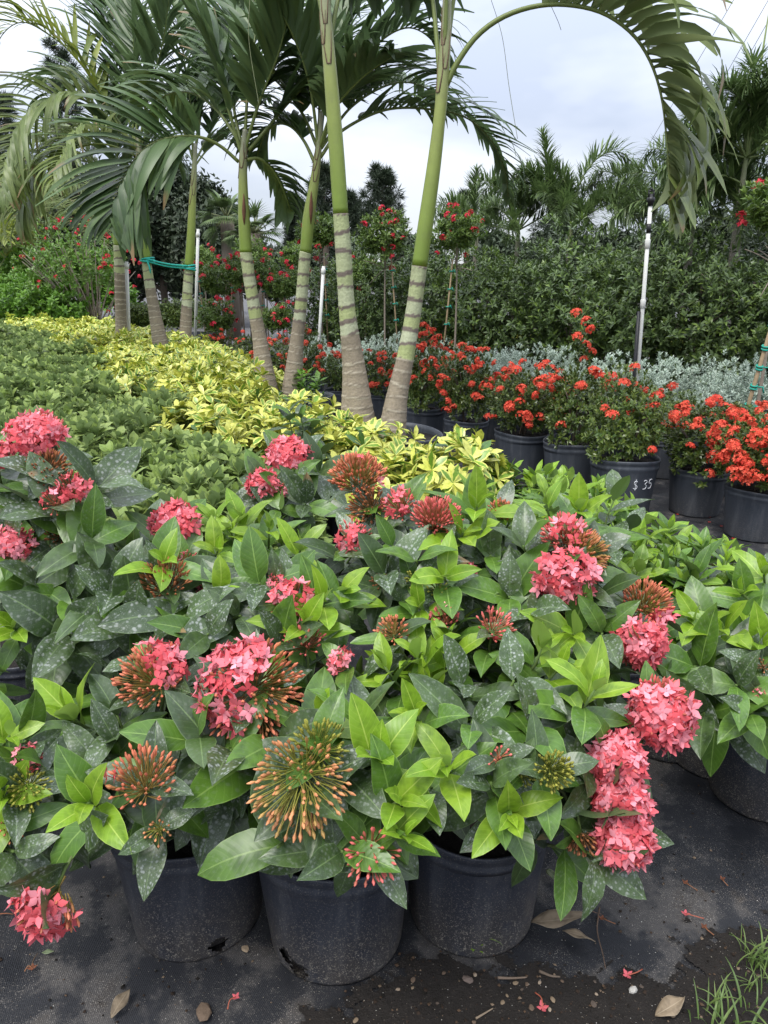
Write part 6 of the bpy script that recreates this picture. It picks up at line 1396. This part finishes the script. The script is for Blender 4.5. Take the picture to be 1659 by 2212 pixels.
for i in range(26):
    lump('small brown chip of bark lying on the dark soil', r_.uniform(720, 1650), r_.uniform(2095, 2210), r_.uniform(.003, .007), [(0.12, 0.085, 0.06), (0.2, 0.15, 0.10), (0.09, 0.07, 0.055), (0.28, 0.22, 0.16)][i % 4], 20 + i, 'bark_chip', 'bark chip', 0.35, 'bark chips on the soil')
# dropped florets
def dropped(label, px, py, s, ang, dry=False, stalk=0.03, group=None):
    p = gnd(px, py, 0.012); root = thing('fallen_floret', label, 'flower', tuple(p), R(ang), group); g = G()
    c = (0.70, 0.14, 0.16) if not dry else (0.20, 0.075, 0.04)
    gg = floret_geo(0.25, c, int(px)); V, F, UV, C = gg.arrays(); V = V[:, [1, 2, 0]] * s; V[:, 2] += 0.003; g.add(V, F, UV, C); g.build('petals', PETAL, root)
    g = G(); tube(g, curve([[0, 0, 0.002], [-stalk * 0.5, 0.004, 0.006], [-stalk, -0.002, 0.0]], 8), [0.0012] * 7 + [0.0018], 5, (0.42, 0.12, 0.07) if not dry else (0.25, 0.11, 0.05)); g.build('flower_tube', BUDM, root)
dropped('fallen coral floret with stalk beside pale pebble', 1355, 2108, 0.012, 200, stalk=0.04); dropped('pink four-petalled floret lying face up on soil', 1172, 2178, 0.013, -80, stalk=0.035)
dropped('red fallen floret on wet fabric by the middle pot', 510, 2155, 0.009, 60, stalk=0.028); dropped('withered red floret pair on fabric near grass', 1480, 1975, 0.010, 160, stalk=0.04); dropped('brown withered floret beside the withered red pair', 1520, 2003, 0.009, 120, True, 0.025)
dropped('brown withered floret on fabric under the pink column', 1480, 1908, 0.009, 130, True, 0.03); dropped('brown withered floret further along the fabric', 1560, 1900, 0.008, 100, True, 0.02); dropped('brown withered floret at the dry twig end', 1300, 1985, 0.009, 150, True, 0.03); dropped('rusty withered floret on left fabric', 70, 2092, 0.010, 20, True, 0.015)
# petals dropped in the aisle
rg = np.random.default_rng(12)
for i in range(30):
    p = gnd(rg.uniform(1440, 1660), rg.uniform(1090, 1175), 0.006); g = G(); gg = floret_geo(0.2, (0.55, 0.06, 0.04), i); V, F, UV, C = gg.arrays(); g.add(V[:, [1, 2, 0]] * 0.011 + [0, 0, 0.003], F, UV, C); o = g.build('fallen_floret', RED_F); o.location = tuple(p); tag(o, 'tiny red fallen floret on the aisle fabric by the red row', 'flower', 'red florets dropped in the aisle')
# grass
BLADE = leafmat('grass_blade', (0.10, 0.17, 0.04), (0.19, 0.27, 0.07), None, rough=0.5, trans=0.3)
for i in range(3): variant('blade#%d' % i, leaf_geo(0.055, 6, 3, 0.45, 0.5, 0.6, [0.7, 1.5, 2.2][i], [0.0, 0.35, 0.6][i]), BLADE, 1.0)
def tuft(label, px, py, n, L, seed, spread=0.03):
    rr = np.random.default_rng(seed); p = gnd(px, py, 0.006); root = thing('grass_tuft', label, 'grass', tuple(p)); bag = Bag()
    for i in range(n):
        a = rr.uniform(0, 6.28); el = R(rr.uniform(35, 85)); d = np.array([math.cos(a) * math.cos(el), math.sin(a) * math.cos(el), math.sin(el)]); l = L * rr.uniform(0.5, 1.15)
        bag.add('blade#%d' % rr.integers(3), mats(d[None], np.array([[0, 0, 1.0]]), np.append(rr.normal(0, spread, 2), -0.002)[None], np.array([[l, l * 0.9, l]])))
    emit(root, root, 'blade', bag.out(), 120, 6, 'small_blades')
tuft('leafy grass tuft at the soil edge by withered florets', 1650, 2090, 42, 0.085, 1, 0.022); tuft('thin grass tuft on soil beside the broad brown leaf', 1560, 2215, 30, 0.10, 2, 0.03); tuft('low grass sprig behind the leafy tuft', 1625, 2140, 22, 0.06, 3, 0.02)
# little weed at the foot of the ribbed pot
def weed():
    p = gnd(1025, 2052, 0.0); root = thing('weed_seedling', 'small weed seedling with one long blade at the ribbed pot', 'weed', (p[0], p[1] - 0.012, 0.005)); bag = Bag(); g = G(); tube(g, np.array([[0, 0, 0], [0.0, -0.004, 0.02], [0.006, -0.006, 0.045]]), [0.0014, 0.0012, 0.0008], 5, (0.2, 0.28, 0.08)); g.build('stem', STEM, root)
    for i, (d, l, z) in enumerate([((1, -0.2, 0.22), 0.062, 0.042), ((-0.5, -0.4, 0.2), 0.020, 0.02), ((0.6, -0.5, 0.1), 0.018, 0.018), ((-0.4, -0.4, -0.3), 0.018, 0.03), ((0.5, -0.5, 0.5), 0.02, 0.03)]):
        k = 'blade#1' if i == 0 else 'leaf#yng%d' % (i % 4); bag.add(k, mats(np.array([d]), np.array([[0, 0, 1.0]]), np.array([[0.002, -0.005, z]]), np.array([l])))
    emit(root, root, 'leaf', bag.out(), 10, 4)
weed()
# weeds in the tub of the splayed pair
def tub_weeds():
    rr = np.random.default_rng(15); o = np.array(MID.location)
    P = []; 
    for i in range(70):
        a = rr.uniform(0, 6.28); q = 0.28 * rr.random() ** 0.5; P.append([q * math.cos(a), q * math.sin(a) , 0.42 + rr.uniform(0, 0.05)])
    q = join_pieces(shoots_to_leaves(np.array(P), np.tile([0, 0, 1.0], (70, 1)) + rr.normal(0, 0.3, (70, 3)), [('leaf#lim', 1)], 6, 0.045, rr), 'tub_weeds', MID)
    P = np.array([[0.12 + rr.normal(0, 0.07), -0.08 + rr.normal(0, 0.06), 0.5 + rr.uniform(0, 0.16)] for i in range(12)]); join_pieces(shoots_to_leaves(P, np.tile([0, 0, 1.0], (12, 1)) + rr.normal(0, 0.3, (12, 3)), [('leaf#lim', 1)], 6, 0.10, rr, (60, 90)), 'tall_weed', MID)
    for p in P[:6]:
        g = G(); tube(g, np.array([[p[0] * 0.9, p[1] * 0.9, 0.40], p]), [0.004, 0.003], 5, (0.14, 0.2, 0.06)); g.build('weed_stem', STEM, MID)
tub_weeds()
